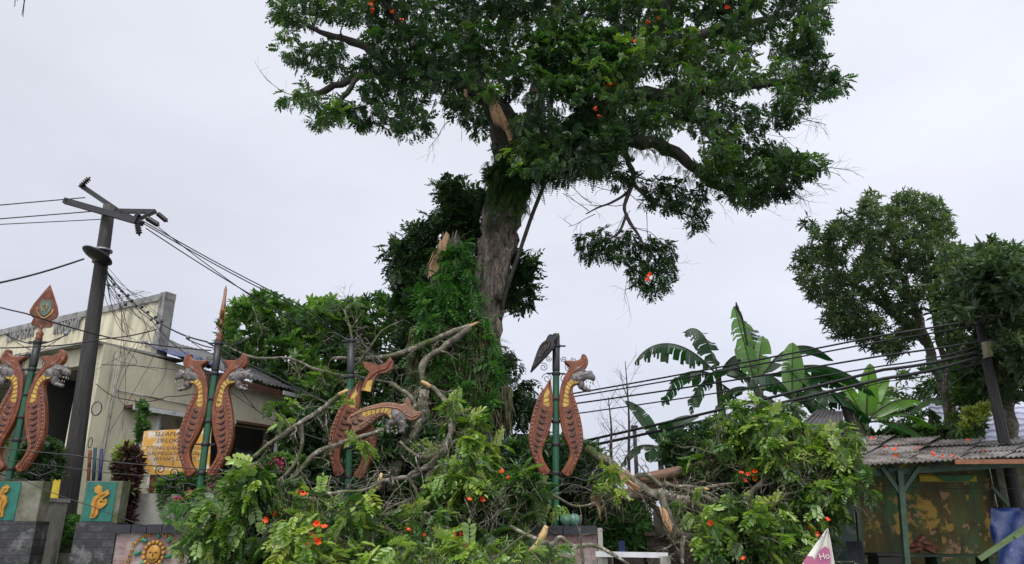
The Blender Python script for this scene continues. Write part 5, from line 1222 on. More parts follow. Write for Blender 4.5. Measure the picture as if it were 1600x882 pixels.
# ================================================================== BANANA PLANTS
def banana_leaf(parent, base, d, up, L, W, droop, rg, tear=.35, tint=.4, fold=.35, pet=.12):
    """one blade: arching midrib, two halves torn into strips"""
    n = 26; d = Vector(d).normalized(); up = Vector(up); side = d.cross(up).normalized(); P = [Vector(base)]; dirs = [d.copy()]
    g_ = Vector((0, 0, -1)); cur = d.copy()
    for i in range(n):
        t = i / n; cur = (cur + g_ * (droop / n) * (.5 + 1.5 * t)).normalized(); P.append(P[-1] + cur * (L / n)); dirs.append(cur.copy())
    V = []; F = []; T = []
    for s_ in (-1, 1):
        strip = 0; dr = rg.uniform(0, .4); i0 = int(n * pet)
        gap = False
        for i in range(i0, n):
            if rg.uniform() < tear: dr = rg.uniform(0, 1.0) * tear * 2.0; gap = rg.uniform() < .65
            else: gap = False
            row = []
            for e_ in (0, 1):
                j = i + e_; t = (j - i0) / (n - i0); w = W * (math.sin(math.pi * min(1, max(0, t)) ** .8) ** .55 if 0 < t < 1 else 0.02)
                nrm = side.cross(dirs[j]).normalized(); nrm = nrm if nrm.dot(up) > 0 else -nrm
                fwd = dirs[j] * (w * .22)
                adj = dirs[j] * (L / n * (.33 if (gap and e_ == 0) else 0))
                o1 = P[j] + side * s_ * w * .5 + nrm * w * .5 * fold * .6 - Vector((0, 0, dr * w * .25)) + fwd * .5 + adj * .6
                o2 = P[j] + side * s_ * w * (1 - .25 * dr) + nrm * w * (fold * .3) - Vector((0, 0, dr * w * .9)) + fwd + adj
                row.append((P[j], o1, o2))
            b = len(V); V += [row[0][0], row[0][1], row[0][2], row[1][0], row[1][1], row[1][2]]
            F += [(b, b + 1, b + 4, b + 3), (b + 1, b + 2, b + 5, b + 4)]; tt = min(1, max(0, tint + rg.normal(0, .04))); T += [tt, tt]
    lo = fastmesh('leaf', np.array([tuple(v) for v in V]), np.array(F), M['banana'], parent, np.array(T), smooth=False)
    mb = MB(); mb.tube(P, lerpr([.028, .018, .005], len(P)), 5, cap=False); mb.build('midrib', M['banana_stem'], lo)
    return lo
def banana(label, px, pyb, pyt, Y, leaves, seed, rstem=.13):
    rg = np.random.default_rng(seed); b = at(px, pyb, Y); t = at(px, pyt, Y); gz = ground_z(b.x, b.y)
    r = empty('banana_plant', (b.x, b.y, gz), label, 'banana plant', 'banana plants')
    mb = MB(); q = spline([Vector((t.x - .1, Y, gz)), Vector((t.x + .03, Y, (gz + t.z) / 2)), t], 5); mb.tube(q, lerpr([rstem * 1.3, rstem, rstem * .6], len(q)), 10, rough=.1); mb.build('stem', M['banana_stem'], r)
    for (tx, ty, ax, az, yd, L, W, dr, te, tn) in leaves:
        banana_leaf(r, t + Vector((rg.normal(0, .03), rg.normal(0, .03), tx)), (ax, yd, az), (-ax * .6, -.25 + ty, 1), L, W, dr, rg, te, tn, fold=(.35 if dr < 1 else -.75))
    return r
# leaf tuple: z offset, up tilt, dir x, dir z, dir y, length, half width, droop, tear, tint
banana('tall ragged banana plant with shredded dark leaves, left of the upright fresh leaf', 1122, 680, 588, 19.5,
       [(0, 0, -.75, 1.0, -.1, 2.8, .36, 1.9, .75, .2), (0, 0, -.1, 1.2, .2, 2.2, .38, 2.2, .7, .12), (-.1, 0, .6, .9, .2, 2.1, .38, 2.4, .5, .2), (0, 0, -.7, .55, .5, 2.1, .36, 2.2, .6, .15), (0, 0, .7, .5, -.5, 1.5, .3, 2.8, .4, .3), (-.2, 0, -.8, .3, -.3, 1.5, .28, 3.0, .5, .35), (-.1, 0, .3, 1.0, -.4, 1.7, .26, 2.9, .6, .25), (-.2, 0, .5, .0, .3, 1.3, .22, 3.5, .6, .3)], 91)
banana('large banana plant with a tall upright pale leaf and broad arching leaves', 1185, 680, 606, 18.5,
       [(0, -1.6, -.20, 1.2, -.05, 2.15, .36, .12, .6, .72), (.1, 0, .55, .9, .1, 2.7, .38, 1.8, .3, .22), (.1, 0, .80, .50, -.1, 3.2, .42, 1.5, .28, .25), (.2, -.8, .12, 1.2, .4, 2.4, .3, 1.2, .5, .3), (-.1, 0, .9, .3, .1, 2.4, .36, 1.7, .3, .3), (0, -1.2, .25, 1.0, .3, 1.7, .30, .5, .3, .75), (0, 0, .8, .2, -.3, 1.6, .32, 2.0, .3, .4), (-.1, 0, -.7, .5, .3, 1.6, .3, 2.8, .3, .25), (0, 0, -.5, .9, .4, 1.9, .3, 2.0, .3, .15), (-.2, 0, .4, -.1, -.5, 1.2, .3, 2.4, .3, .45)], 92, .17)
banana('broad-leaved banana plant whose drooping blades overhang the right leafy bough', 1240, 690, 628, 18.0,
       [(0, 0, .9, .6, 0, 2.2, .40, 2.0, .4, .25), (0, 0, .6, 1.0, .2, 2.0, .38, 1.9, .4, .2), (0, -.9, .1, 1.1, 0, 1.5, .30, .6, .2, .8), (0, 0, -.5, .9, -.2, 1.8, .38, 2.2, .5, .22), (0, 0, .9, .1, -.3, 1.6, .34, 2.2, .4, .35), (-.1, 0, -.9, .2, .2, 1.4, .3, 2.4, .5, .3), (0, 0, .3, .6, -.6, 1.3, .3, 2.4, .4, .45)], 97, .14)
banana('small banana plant with clean paddle leaves, right of the bare saplings', 1030, 730, 700, 17.5,
       [(0, -.8, -.45, 1.0, 0, 1.35, .22, .7, .1, .4), (0, -.8, .6, .9, .1, 1.3, .22, .9, .12, .3), (0, 0, .85, .3, 0, 1.2, .2, 1.6, .3, .4), (0, 0, -.85, .3, -.1, 1.2, .2, 1.9, .3, .35), (0, -.5, .1, 1.0, -.4, .8, .2, 1.2, .1, .3), (0, 0, .8, .7, .3, 1.2, .14, 2.0, .6, .35), (0, 0, -.5, .2, -.6, .8, .2, 1.8, .2, .35)], 93, .09)
banana('bright banana plant with two upright lime leaves above the shelter roof', 1352, 700, 660, 19,
       [(0, -1.3, .12, 1.2, -.2, 1.5, .26, .4, .15, .95), (0, -1.0, .45, 1.1, .1, 1.5, .24, .9, .2, .9), (0, -1.0, .8, .8, -.1, 1.6, .24, 1.0, .2, .8), (0, -.9, -.35, 1.0, 0, 1.4, .26, .7, .12, .85), (0, 0, .9, .5, 0, 1.9, .28, 1.3, .2, .7), (0, 0, .9, .1, -.2, 1.9, .26, 1.6, .3, .5), (0, 0, .5, .9, .3, 1.6, .26, 1.3, .2, .9), (0, 0, -.6, .1, -.4, 1.1, .22, 1.6, .2, .4)], 94, .12)
banana('banana plant with one pale broad leaf leaning left over the dark tiled roof', 1300, 700, 640, 18.2,
       [(0, -1.0, -.55, .8, -.1, 1.6, .26, .5, .08, .6), (0, 0, .4, 1.0, .2, .8, .2, 1.4, .2, .4), (-.1, 0, .7, .2, 0, 1.0, .2, 2.0, .3, .35)], 95, .12)
banana('banana clump with tall upright leaf in front of the pale forked trunk', 1515, 700, 640, 19.2,
       [(0, -1.2, .05, 1.2, 0, 2.0, .34, .3, .2, .6), (0, -1.0, -.4, 1.0, .1, 1.7, .28, .5, .2, .45), (0, 0, -.9, .6, 0, 1.8, .24, 1.5, .3, .5), (0, 0, .5, .8, .2, 1.4, .24, 1.3, .3, .4)], 96, .14)
mb = MB(); q = spline(wpoly([(1168, 540), (1160, 500), (1152, 482), (1150, 472)], 18.4), 4); mb.tube(q, lerpr([.02, .03, .05, .01], len(q)), 6, rough=.3); tag(mb.build('dried_leaf', M['bark_dark']), 'shrivelled dark leaf stalk standing at the tip of the tallest upright banana leaf', 'dried leaf')
# dead brown stump beside the bananas
mb = MB(); q = spline([at(1345, 690, 18), at(1330, 655, 18), at(1318, 625, 18)], 5); mb.tube([Vector((q[0].x + .2, 18, .8))] + q, [.22, .2] + lerpr([.17, .12], len(q) - 1), 10, rough=.25)
tag(mb.build('dead_stump', M['bark_dark']), 'dark broken stump leaning left among the banana leaves above the shelter', 'stump')
# ================================================================== FALLEN BOUGHS
def bough(label, seed, wood, foliage, mt='leaf_fallen', flowers=(), bark='bark_pale', twn=0, name='fallen_bough', size=.275, cuts=(), tm=None, wsc=.62, spr=0):
    """wood: list of (points[(x,y)], Y, radii px); foliage: list of (poly, Y, layers, spacing, tint)"""
    rg = np.random.default_rng(seed); p0 = wood[0][0][0]; b = at(p0[0], p0[1], wood[0][1]); r = empty(name, (b.x, b.y, ground_z(b.x, b.y)), label, 'fallen branch', 'fallen boughs of the tulip tree')
    nd = []; mb = MB()
    for pts, Y, rp in wood: px_limb(mb, pts, Y, [q_ * wsc for q_ in rp], 5, 9, .34, seed + len(pts), nodes=nd)
    lf = Leaves(); tw_ = mb; tg_ = []
    for poly, Y, lay, md, tn in foliage:
        for l in range(lay):
            for p in darts(poly, md, rg, (), 3500):
                c = at(p[0], p[1], Y + l * .42 + rg.uniform(-.18, .18)); t_ = tn + .45 * mnoise.noise(c * 1.3 + Vector((seed, 0, 0))) - .06 * l
                if rg.uniform() < .28: t_ += .20
                if mnoise.noise(c * 1.5 + Vector((seed * 3, 5, 0))) < -.34: continue
                if mnoise.noise(c * 1.9 + Vector((0, 0, seed))) > -.16: clump(lf, tm or T_COMPB, c, rg.uniform(.13, .25), int(rg.integers(8, 13)), size * rg.uniform(.7, 1.2), rg, t_, .15, .85, .55)
                else:
                    clump(lf, T_SLIM, c, rg.uniform(.12, .2), 12, .095, rg, t_ - .15, .2, .85, .7)
                    for q_ in range(9):
                        a_ = c + Vector(rg.normal(0, .12, 3)); tw_.tube(spline([a_, a_ + Vector((rg.normal(0, .10), rg.normal(0, .05), -rg.uniform(.05, .15))), a_ + Vector((rg.normal(0, .16), 0, -rg.uniform(.2, .45)))], 3), .0045, 3, cap=False)
                if rg.uniform() < .5: tg_.append(c)
    if tg_: twigs_to(tw_, nd, tg_, rg, .022, .006, .05, 4)
    for k in range(twn):
        p, rr = nd[rg.integers(0, len(nd))]; recurse(tw_, p, rg.normal(0, 1, 3), rg.uniform(.25, .6), min(.014, rr * .5), 2, rg, [], .5, 4, .3)
    for k in range(spr):
        tips = []; p = tg_[rg.integers(0, len(tg_))]
        recurse(tw_, p, (rg.normal(0, .7), rg.normal(-.2, .4), rg.uniform(.1, .9)), rg.uniform(.35, .7), .012, 1, rg, tips, .4, 4, .8)
        for q_ in tips: clump(lf, T_COMPB, q_, .07, 4, rg.uniform(.22, .34), rg, rg.uniform(.35, .85), .1, 1, .7)
    if lf.V:
        T_ = lf.T; 
        for a_ in T_: a_[rg.uniform(size=len(a_)) < .005] = 1.0
    tw_.build('branch', M[bark], r)
    if lf.V: lf.build('foliage', M[mt], r)
    for (x, y, Y, n) in flowers: flower(at(x, y, Y), .062, rg, r, n)
    for (x, y, Y, dx, dz, L) in cuts:
        a = at(x, y, Y); m_ = MB(); m_.tube([a, a + Vector((dx, -.05, dz)) * L * .6, a + Vector((dx, -.05, dz)) * L], [.035, .03, .016], 7, rough=.3); m_.build('torn_end', M['cutwood'], r)
    return r
bough('leafy fallen bough spilling over the sun relief wall', 201,
      [([(330, 860), (350, 820), (400, 785), (430, 760)], 10.6, [5, 5, 4, 3]), ([(300, 800), (330, 785), (345, 770)], 10.8, [3, 2.5, 2]), ([(400, 785), (420, 800), (460, 830)], 10.3, [4, 3, 2])],
      [([(318, 900), (305, 862), (312, 840), (335, 810), (362, 775), (368, 745), (385, 735), (405, 740), (425, 775), (435, 830), (440, 900)], 10.0, 3, 19, .50)], flowers=[(418, 815, 9.9, 2), (365, 815, 10, 1)], twn=20, spr=5)
bough('fallen bough with lime leaves and red blossoms heaped before the battered lamp post', 202,
      [([(470, 800), (500, 775), (530, 770), (570, 765), (600, 750)], 10.4, [4, 4.5, 4.5, 4, 3]), ([(470, 870), (450, 830), (455, 800)], 10.2, [4, 3, 2]), ([(560, 860), (590, 830), (600, 800), (640, 780)], 10, [5, 4, 3, 2])],
      [([(405, 765), (440, 760), (480, 770), (520, 785), (560, 790), (565, 820), (540, 900), (420, 900), (400, 810)], 10.3, 2, 22, .38), ([(525, 795), (570, 788), (585, 815), (560, 850), (520, 845)], 9.7, 2, 19, .62), ([(440, 820), (500, 825), (560, 865), (640, 890), (440, 900)], 9.4, 1, 22, .6)],
      flowers=[(478, 775, 9.9, 2), (486, 838, 9.1, 4), (513, 833, 9.2, 1), (497, 834, 9.1, 2), (421, 814, 9.8, 1)], twn=40, spr=7)
bough('broad fallen bough with glossy compound leaves below the fern-clad stem', 203,
      [([(700, 880), (690, 840), (720, 800), (740, 760), (745, 720)], 10.6, [5, 5, 4, 3.5, 2]), ([(690, 840), (650, 850), (620, 880)], 10.2, [4, 3, 3]), ([(740, 770), (790, 780), (830, 790)], 10.8, [3, 2.5, 2])],
      [([(715, 650), (745, 655), (770, 690), (760, 730), (730, 740), (700, 720)], 11.4, 2, 17, .6), ([(720, 735), (790, 755), (825, 740), (840, 765), (825, 800), (780, 830), (830, 870), (790, 900), (660, 900), (650, 800)], 10.4, 3, 21, .50), ([(560, 812), (640, 800), (660, 840), (640, 890), (560, 890)], 10.0, 2, 22, .42)],
      flowers=[(762, 722, 11.2, 1), (785, 749, 10.3, 2), (741, 783, 10.2, 2), (709, 842, 10, 3), (652, 832, 9.8, 2), (728, 840, 10.1, 1), (610, 683, 11.5, 1)], twn=30, spr=14)
bough('low foliage-tipped fallen bough nearest the road, in front of all the others', 204,
      [([(700, 900), (760, 880), (800, 850), (830, 830)], 9.2, [5, 4, 3, 2])],
      [([(590, 870), (660, 850), (740, 860), (820, 850), (870, 870), (860, 910), (590, 910)], 8.9, 2, 22, .6)], twn=8)
# the grey tangle of bare branches in the middle
tang = bough('tangle of bare lichen-grey branches heaped between the battered lamp post and the broken stem', 205,
      [([(395, 715), (425, 690), (470, 662), (505, 638), (530, 617)], 10.9, [5.5, 6, 6.5, 7, 6.5]), ([(400, 800), (430, 768), (470, 735), (500, 705), (560, 684), (600, 672)], 11.1, [5, 6, 6, 7, 6, 5]), ([(470, 660), (470, 700), (450, 740), (420, 760)], 11, [6, 5, 4, 3]),
       ([(560, 765), (600, 752), (645, 744), (668, 732), (694, 702), (706, 668), (700, 640), (690, 620), (672, 604)], 11.2, [5, 6, 7, 8, 8, 8, 7, 7, 6]), ([(668, 732), (640, 742), (650, 770), (660, 800)], 11.1, [6, 5, 4, 3]), ([(680, 810), (676, 770), (672, 735), (690, 700), (712, 680)], 11.5, [9, 11, 11, 10, 8]), ([(608, 745), (630, 700), (655, 660), (664, 610)], 13.6, [19, 17, 15, 12]), ([(664, 610), (660, 570), (690, 545), (735, 512)], 14.2, [9, 9, 8, 8]), ([(520, 560), (580, 560), (630, 552), (690, 525), (735, 510)], 14.4, [4, 6, 8, 9, 8]), ([(690, 700), (720, 690), (745, 700)], 11.3, [7, 5, 3]), ([(694, 702), (665, 715), (640, 705), (625, 690)], 11.1, [6, 5, 4, 3]), ([(580, 900), (610, 862), (650, 830), (665, 800)], 10.0, [6, 6, 5, 4])],
      [], twn=90, wsc=.6, cuts=[(530, 617, 10.85, .8, .45, .16), (673, 605, 11.2, -.8, .5, .18), (730, 512, 14.3, .8, .35, .3), (590, 765, 10.6, .2, 1, .22), (480, 785, 10.8, .5, .6, .12)])
rg = np.random.default_rng(77)
for (x, y, Y) in ((705, 632, 11.1), (712, 626, 11.1), (560, 690, 11), (575, 700, 11), (440, 660, 11), (540, 625, 11)):
    lf = Leaves(); clump(lf, T_COMPB, at(x, y, Y), .10, 7, .22, rg, .8, .1); lf.build('sprig', M['leaf_fallen'], tang)
# bare twig haze over the hedge behind the battered lamp
tg2 = bough('web of thin pale twigs lying over the hedge trees behind the battered lamp post', 206,
      [([(350, 540), (400, 560), (450, 560), (500, 580), (560, 590), (620, 600)], 14.6, [2, 3, 3, 3.5, 3, 3]), ([(555, 560), (548, 520), (540, 490), (530, 478)], 14.0, [3, 3, 2, 1.5]), ([(548, 515), (565, 490)], 14, [2, 1]), ([(560, 570), (580, 540), (600, 515), (630, 500)], 14.0, [4, 3, 2.5, 1]), ([(610, 600), (640, 620), (660, 660)], 13.8, [6, 6, 6]), ([(410, 520), (395, 480)], 14.6, [2, 1]), ([(560, 640), (600, 650), (640, 640), (670, 620)], 13.6, [5, 6, 7, 7])],
      [([(430, 640), (445, 625), (455, 645), (440, 655)], 13, 1, 16, .6)], twn=60, size=.28)
# small bare bough in front of the pink wall
bough('bare crooked branch lying before the pink brick wall under the right lamp post', 207,
      [([(795, 822), (835, 842), (862, 850), (875, 840), (895, 852), (920, 852), (950, 862), (985, 884)], 9.9, [4, 5.5, 7, 6, 5.5, 5.5, 4.5, 3]), ([(862, 848), (866, 866), (880, 895)], 9.9, [3.5, 3, 2.5]), ([(906, 852), (910, 870), (912, 895)], 9.9, [5, 4, 4]), ([(810, 760), (865, 775), (900, 792), (930, 786)], 10.8, [2, 3, 3, 3])], [], twn=6, cuts=[])
mb = MB(); q = spline(wpoly([(854, 822), (848, 838), (840, 850), (826, 862)], 9.75), 5); mb.tube(q, lerpr([.03, .05, .035, .012], len(q)), 7, rough=.25)
tag(mb.build('broken_branch', M['cutwood']), 'freshly stripped yellow broken branch leaning on the pink brick wall', 'fallen branch')
bough('low leafy sprig drooping over the pink wall at bottom, near the teal panel', 208,
      [([(830, 790), (850, 775), (875, 770)], 10.9, [2, 2, 1])], [([(820, 800), (870, 775), (880, 790), (830, 815)], 10.9, 1, 16, .7), ([(930, 740), (960, 735), (965, 765), (935, 770)], 11.6, 2, 14, .85)], twn=4, size=.2)
# ---- the fallen trunk on the right
ft = bough('mossy splintered trunk lying across the gap with pale snapped branches, beside the pink brick wall', 210,
      [([(915, 702), (950, 722), (985, 748), (1010, 768), (1040, 775)], 12.2, [12, 13, 12, 13, 12]), ([(940, 778), (980, 775), (1030, 776), (1080, 786), (1130, 806), (1180, 822)], 12.3, [12, 17, 17, 14, 10, 5]), ([(1030, 765), (1042, 800), (1058, 828), (1080, 838), (1110, 832)], 11.6, [9, 11, 12, 10, 7]),
       ([(1110, 832), (1140, 812), (1180, 800), (1220, 778), (1260, 760)], 11.5, [6, 5, 5, 4, 3]), ([(1060, 760), (1080, 762), (1100, 764)], 11.7, [5, 5, 6]), ([(1040, 756), (1075, 768), (1120, 782), (1160, 788), (1185, 800)], 11.9, [9, 7, 6, 5, 4]), ([(1070, 838), (1066, 860), (1068, 895)], 11.4, [8, 7, 6]), ([(1072, 845), (1100, 868), (1140, 900)], 11.3, [5, 4, 3]), ([(1130, 825), (1160, 850), (1200, 865), (1250, 890)], 11.3, [4, 4, 3, 2]), ([(985, 748), (1010, 742), (1035, 762)], 12.2, [6, 7, 6]), ([(1000, 770), (1030, 800), (1050, 850)], 12.4, [9, 8, 6]), ([(1080, 775), (1110, 760), (1150, 755)], 12, [4, 3, 2])],
      [], twn=80, wsc=.54, cuts=[(1085, 764, 11.7, 1, -.02, .22)])
splinters([(962, 738), (972, 738), (986, 752), (1002, 762), (998, 768), (985, 762), (972, 752)], 11.9, 'torn_wood', ft, .06, extra=5, seed=31)
splinters([(922, 778), (930, 768), (944, 770), (938, 780), (932, 792), (926, 790)], 12.0, 'torn_wood', ft, .1, extra=6, seed=32)
splinters([(1035, 792), (1043, 800), (1052, 825), (1046, 832), (1036, 815)], 11.4, 'torn_wood', ft, .06, extra=4, seed=33)
# stripped logs behind
for k, (x0, y0, x1, y1, rr, lab) in enumerate(((1000, 750, 1130, 722, .10, 'reddish stripped log lying highest behind the splintered trunk'), (990, 762, 1110, 745, .09, 'reddish stripped log lying under the higher one'), (960, 775, 1040, 752, .07, 'thin dark log lying lowest behind the splintered trunk'))):
    mb = MB(); q = spline([at(x0, y0, 13.2 + .1 * k), at((x0 + x1) / 2, (y0 + y1) / 2 + 1, 13.2 + .1 * k), at(x1, y1, 13.4)], 5); mb.tube(q, rr, 9, rough=.12, seed=k); tag(mb.build('stripped_log', M['log_red']), lab, 'log', 'stripped logs')
# ---- the leafy right bough
bough('great leafy fallen bough draped over the corner of the corrugated shelter', 212,
      [([(1120, 840), (1160, 790), (1200, 740), (1215, 690), (1225, 650)], 12.2, [7, 8, 7, 5, 3]), ([(1200, 740), (1260, 720), (1310, 700), (1335, 690)], 11.8, [5, 4, 3, 2]), ([(1160, 790), (1220, 800), (1260, 830), (1280, 860)], 11.6, [5, 4, 3, 2]), ([(1200, 740), (1140, 720), (1090, 700)], 12.6, [5, 4, 2])],
      [([(1098, 700), (1110, 665), (1140, 640), (1190, 632), (1240, 640), (1255, 665), (1230, 700), (1200, 740), (1150, 750), (1085, 760), (1070, 735)], 12.4, 3, 20, .36),
       ([(1190, 650), (1240, 650), (1260, 680), (1305, 672), (1326, 684), (1330, 705), (1315, 745), (1300, 790), (1275, 800), (1270, 770), (1240, 760), (1200, 740)], 11.5, 3, 19, .55),
       ([(1290, 672), (1318, 665), (1330, 690), (1322, 730), (1330, 765), (1318, 785), (1300, 780)], 11.4, 2, 18, .5),
       ([(1110, 800), (1180, 780), (1240, 800), (1265, 850), (1250, 900), (1130, 900), (1100, 850)], 11.2, 2, 21, .58), ([(1220, 790), (1275, 790), (1300, 820), (1280, 830), (1240, 820)], 11.9, 2, 18, .35)],
      flowers=[(1160, 746, 12, 2), (1176, 741, 12, 2), (1181, 748, 12, 2), (1178, 755, 12, 1), (1284, 828, 11.2, 3), (1114, 816, 11, 1), (1166, 876, 10.9, 1)], twn=40, spr=16)
# ---- garden shrubs at left
def shrub(label, poly, Y, tm, mt, size, tint, sd, seed, cat='shrub', name='garden_shrub', md=10, n=12, cr=.10, lay=2, droop=.1, blooms=()):
    rg = np.random.default_rng(seed); xs_ = [p[0] for p in poly]; ys_ = [p[1] for p in poly]; b = at(sum(xs_) / len(xs_), max(ys_), Y); r = empty(name, b, label, cat); lf = Leaves(); mb = MB(); tg_ = []
    top = at(sum(xs_) / len(xs_), min(ys_) + (max(ys_) - min(ys_)) * .3, Y); nd = [(b.lerp(top, t / 6), .018) for t in range(7)]; mb.tube([p for p, _ in nd], .018, 6)
    for l in range(lay):
        for p in darts(poly, md, rg, (), 2500):
            c = at(p[0], p[1], Y + rg.uniform(-.12, .12) + .15 * l); clump(lf, tm, c, cr, n, size, rg, tint(p) if callable(tint) else tint, sd, 1, droop)
            if rg.uniform() < .4: tg_.append(c)
    twigs_to(mb, nd, tg_, rg, .012, .004, .03, 4); mb.build('stem', M['bark_dark'], r); lf.build('foliage', M[mt], r)
    for (x, y) in blooms:
        m_ = MB(); c = at(x, y, Y - .15)
        for k in range(14): m_.ball(c + Vector(rg.normal(0, .035, 3)), .022, 6, (1, .6, 1))
        m_.build('flower', M['magenta'], r)
    return r
shrub('dark red croton shrub with yellow-green tip, right of the gold-scrolled teal pillar', [(184, 710), (200, 700), (218, 712), (212, 750), (208, 790), (190, 790), (184, 750)], 12.1, T_SLIM, 'croton', .15, lambda p: .95 if p[1] < 718 and p[0] < 200 else .15, .2, 301)
shrub('small red bromeliad low beside the rusty signpost', [(183, 800), (202, 798), (205, 815), (186, 818)], 11.95, T_SLIM, 'croton', .12, .05, .05, 302)
shrub('slender green climber hanging down the white veranda post behind the signboard', [(218, 632), (226, 630), (230, 670), (224, 690), (216, 690), (215, 655)], 13.4, T_ROS, 'leaf_back', .09, .5, .15, 303, 'climber', 'hanging_climber', 6, 9, .06, 2, .5)
shrub('leafy green shrub with magenta blooms behind the second lamp post', [(250, 760), (275, 745), (340, 750), (350, 790), (300, 800), (255, 790)], 12.3, T_ROS, 'leaf_back', .11, .5, .2, 304, blooms=[(276, 782), (322, 765), (334, 760), (296, 772)])
shrub('bright feathery green shrub hanging over the sun relief wall', [(255, 800), (285, 785), (318, 790), (330, 815), (300, 828), (270, 820)], 11.3, T_FERN, 'fern', .20, .7, .15, 305, md=11, n=7)
shrub('green bush with magenta blooms beneath the hall veranda, above the fallen bough', [(395, 735), (430, 715), (470, 720), (470, 760), (400, 770)], 12.4, T_ROS, 'leaf_back', .12, .5, .2, 306, blooms=[(430, 722), (400, 735), (438, 728)])
shrub('grey-green bush behind the foot of the leftmost lamp post', [(20, 715), (60, 690), (95, 700), (90, 745), (30, 755)], 12.2, T_ROS, 'leaf_deep', .11, .6, .25, 307)
shrub('green foliage peeping in at the left edge behind the beast head', [(-20, 640), (5, 650), (8, 690), (-20, 720)], 12.6, T_ROS, 'leaf_back', .11, .6, .2, 308)

# ================================================================== SHELTER (right)
YS = 13.0
sh = empty('corrugated_shelter', at(1440, 882, YS), 'low open shelter with rusty corrugated roof and peeling green-yellow back wall', 'shelter')
# roof sheets: eave front edge to back edge
rg = np.random.default_rng(401)
fl_ = at(1232, 736, 12.0); frr = at(1640, 712, 12.0); bl = at(1325, 690, 14.6); br_ = at(1680, 700, 14.6)
u = (frr - fl_); Lr = u.length; u.normalize()
rows = 3; rf = MB()
for row in range(rows):
    t0 = row / rows; t1 = min(1.03, (row + 1) / rows + .05); ncol = 5
    for k in range(ncol):
        a = fl_.lerp(frr, k / ncol); a2 = fl_.lerp(frr, (k + 1) / ncol + .02); c = bl.lerp(br_, k / ncol)
        o = a.lerp(c, t0) + Vector((0, -.10 * (row == 0) * rg.uniform(.2, 1.4), .028 * row + rg.uniform(0, .012) + .004 * (k % 2)))
        v = (c - a); D = v.length * (t1 - t0); v.normalize()
        sgz = -.05 if row == 0 else 0
        P_, F_ = corr(o, ((a2 - a).normalized() + Vector((0, 0, rg.uniform(-.012, .012)))).normalized(), v, (a2 - a).length, D, .09, .014, 0, 3)
        rf.add(P_, F_, True)
rf.build('roof', M['roof_grey'], sh)
mb = MB(); mb.bar(fl_ + Vector((.1, .25, -.09)), frr + Vector((0, .25, -.09)), .06, .10); mb.bar(fl_.lerp(bl, .5) + Vector((0, 0, -.09)), frr.lerp(br_, .5) + Vector((0, 0, -.09)), .06, .08); mb.bar(bl + Vector((0, -.3, -.09)), br_ + Vector((0, -.3, -.09)), .06, .08)
for k in range(6): a = fl_.lerp(frr, k / 5.5 + .03) + Vector((0, .2, -.05)); c = bl.lerp(br_, k / 5.5 + .03) + Vector((0, 0, -.05)); mb.bar(a, c, .05, .07)
mb.build('rafter', M['green_wood'], sh)
mb = MB(); mb.bar(at(1492, 722, 11.88), at(1650, 721, 11.88), .03, .07); mb.build('fascia_board', M['orange_board'], sh)
mb = MB(); pt = at(1405, 736, 12.15); pbt = at(1411, 900, 12.15); mb.bar(Vector((pbt.x, pbt.y, .1)), pt, .085, .085); mb.build('post', M['green_wood'], sh)
mb = MB(); pj = at(1407, 772, 12.15); mb.bar(pj, at(1378, 731, 12.17), .05, .06); mb.bar(pj, at(1437, 729, 12.17), .05, .06); mb.build('brace', M['green_wood'], sh)
mb = MB(); mb.bar(at(1548, 760, 12.9), at(1575, 790, 12.9), .05, .06); mb.build('brace', M['green_wood'], sh)
for px in (1336, 1700):
    mb = MB(); mb.bar(Vector((at(px, 850, 12.6).x, 12.6, .1)), at(px, 745, 12.6), .07, .07); mb.build('post', M['green_wood'], sh)
wl = at(1334, 745, 14.4); wr = at(1548, 745, 14.4)
mb = MB(); mb.slab([(wl.x, 14.4, .1), (wl.x, 14.4, bl.z - .22), (wr.x, 14.4, bl.z - .25), (wr.x, 14.4, .1)], (0, .14, 0)); mb.build('back_wall', M['wall_peel'], sh)
mb = MB(); a = at(1436, 742, 14.37); c = at(1527, 753, 14.37); mb.slab([(a.x, 14.39, c.z), (a.x, 14.39, a.z), (c.x, 14.39, a.z), (c.x, 14.39, c.z)], (0, -.02, 0)); gb = mb.build('painted_strip', M['yellow_board'], sh); gb['label'] = 'green and yellow painted strip at the top of the wall'
mb = MB(); mb.slab([at(1458, 742.5, 14.35), at(1525, 742.5, 14.35), at(1515, 752.5, 14.35), at(1475, 752.5, 14.35)], (0, -.008, 0)); gb = mb.build('green_stripe', mat('stripe_green', (.05, .22, .06, 1), None, 4, .6), sh)
wr2 = at(1600, 745, 14.3)
mb = MB(); mb.slab([(wr.x + .02, 14.25, .1), (wr.x + .02, 14.25, bl.z - .25), (wr2.x + 1.5, 14.2, bl.z - .25), (wr2.x + 1.5, 14.2, .1)], (0, .15, 0)); mb.build('side_wall', M['mossy_concrete'], sh)
mb = MB(); a = at(1292, 780, 12.6); c = at(1334, 780, 12.6); mb.slab([(a.x, 12.6, 0), (a.x, 12.6, a.z + .1), (c.x - .03, 12.6, a.z + .2), (c.x - .03, 12.6, 0)], (0, .03, 0)); mb.build('side_sheet', M['green_sheet'], sh)
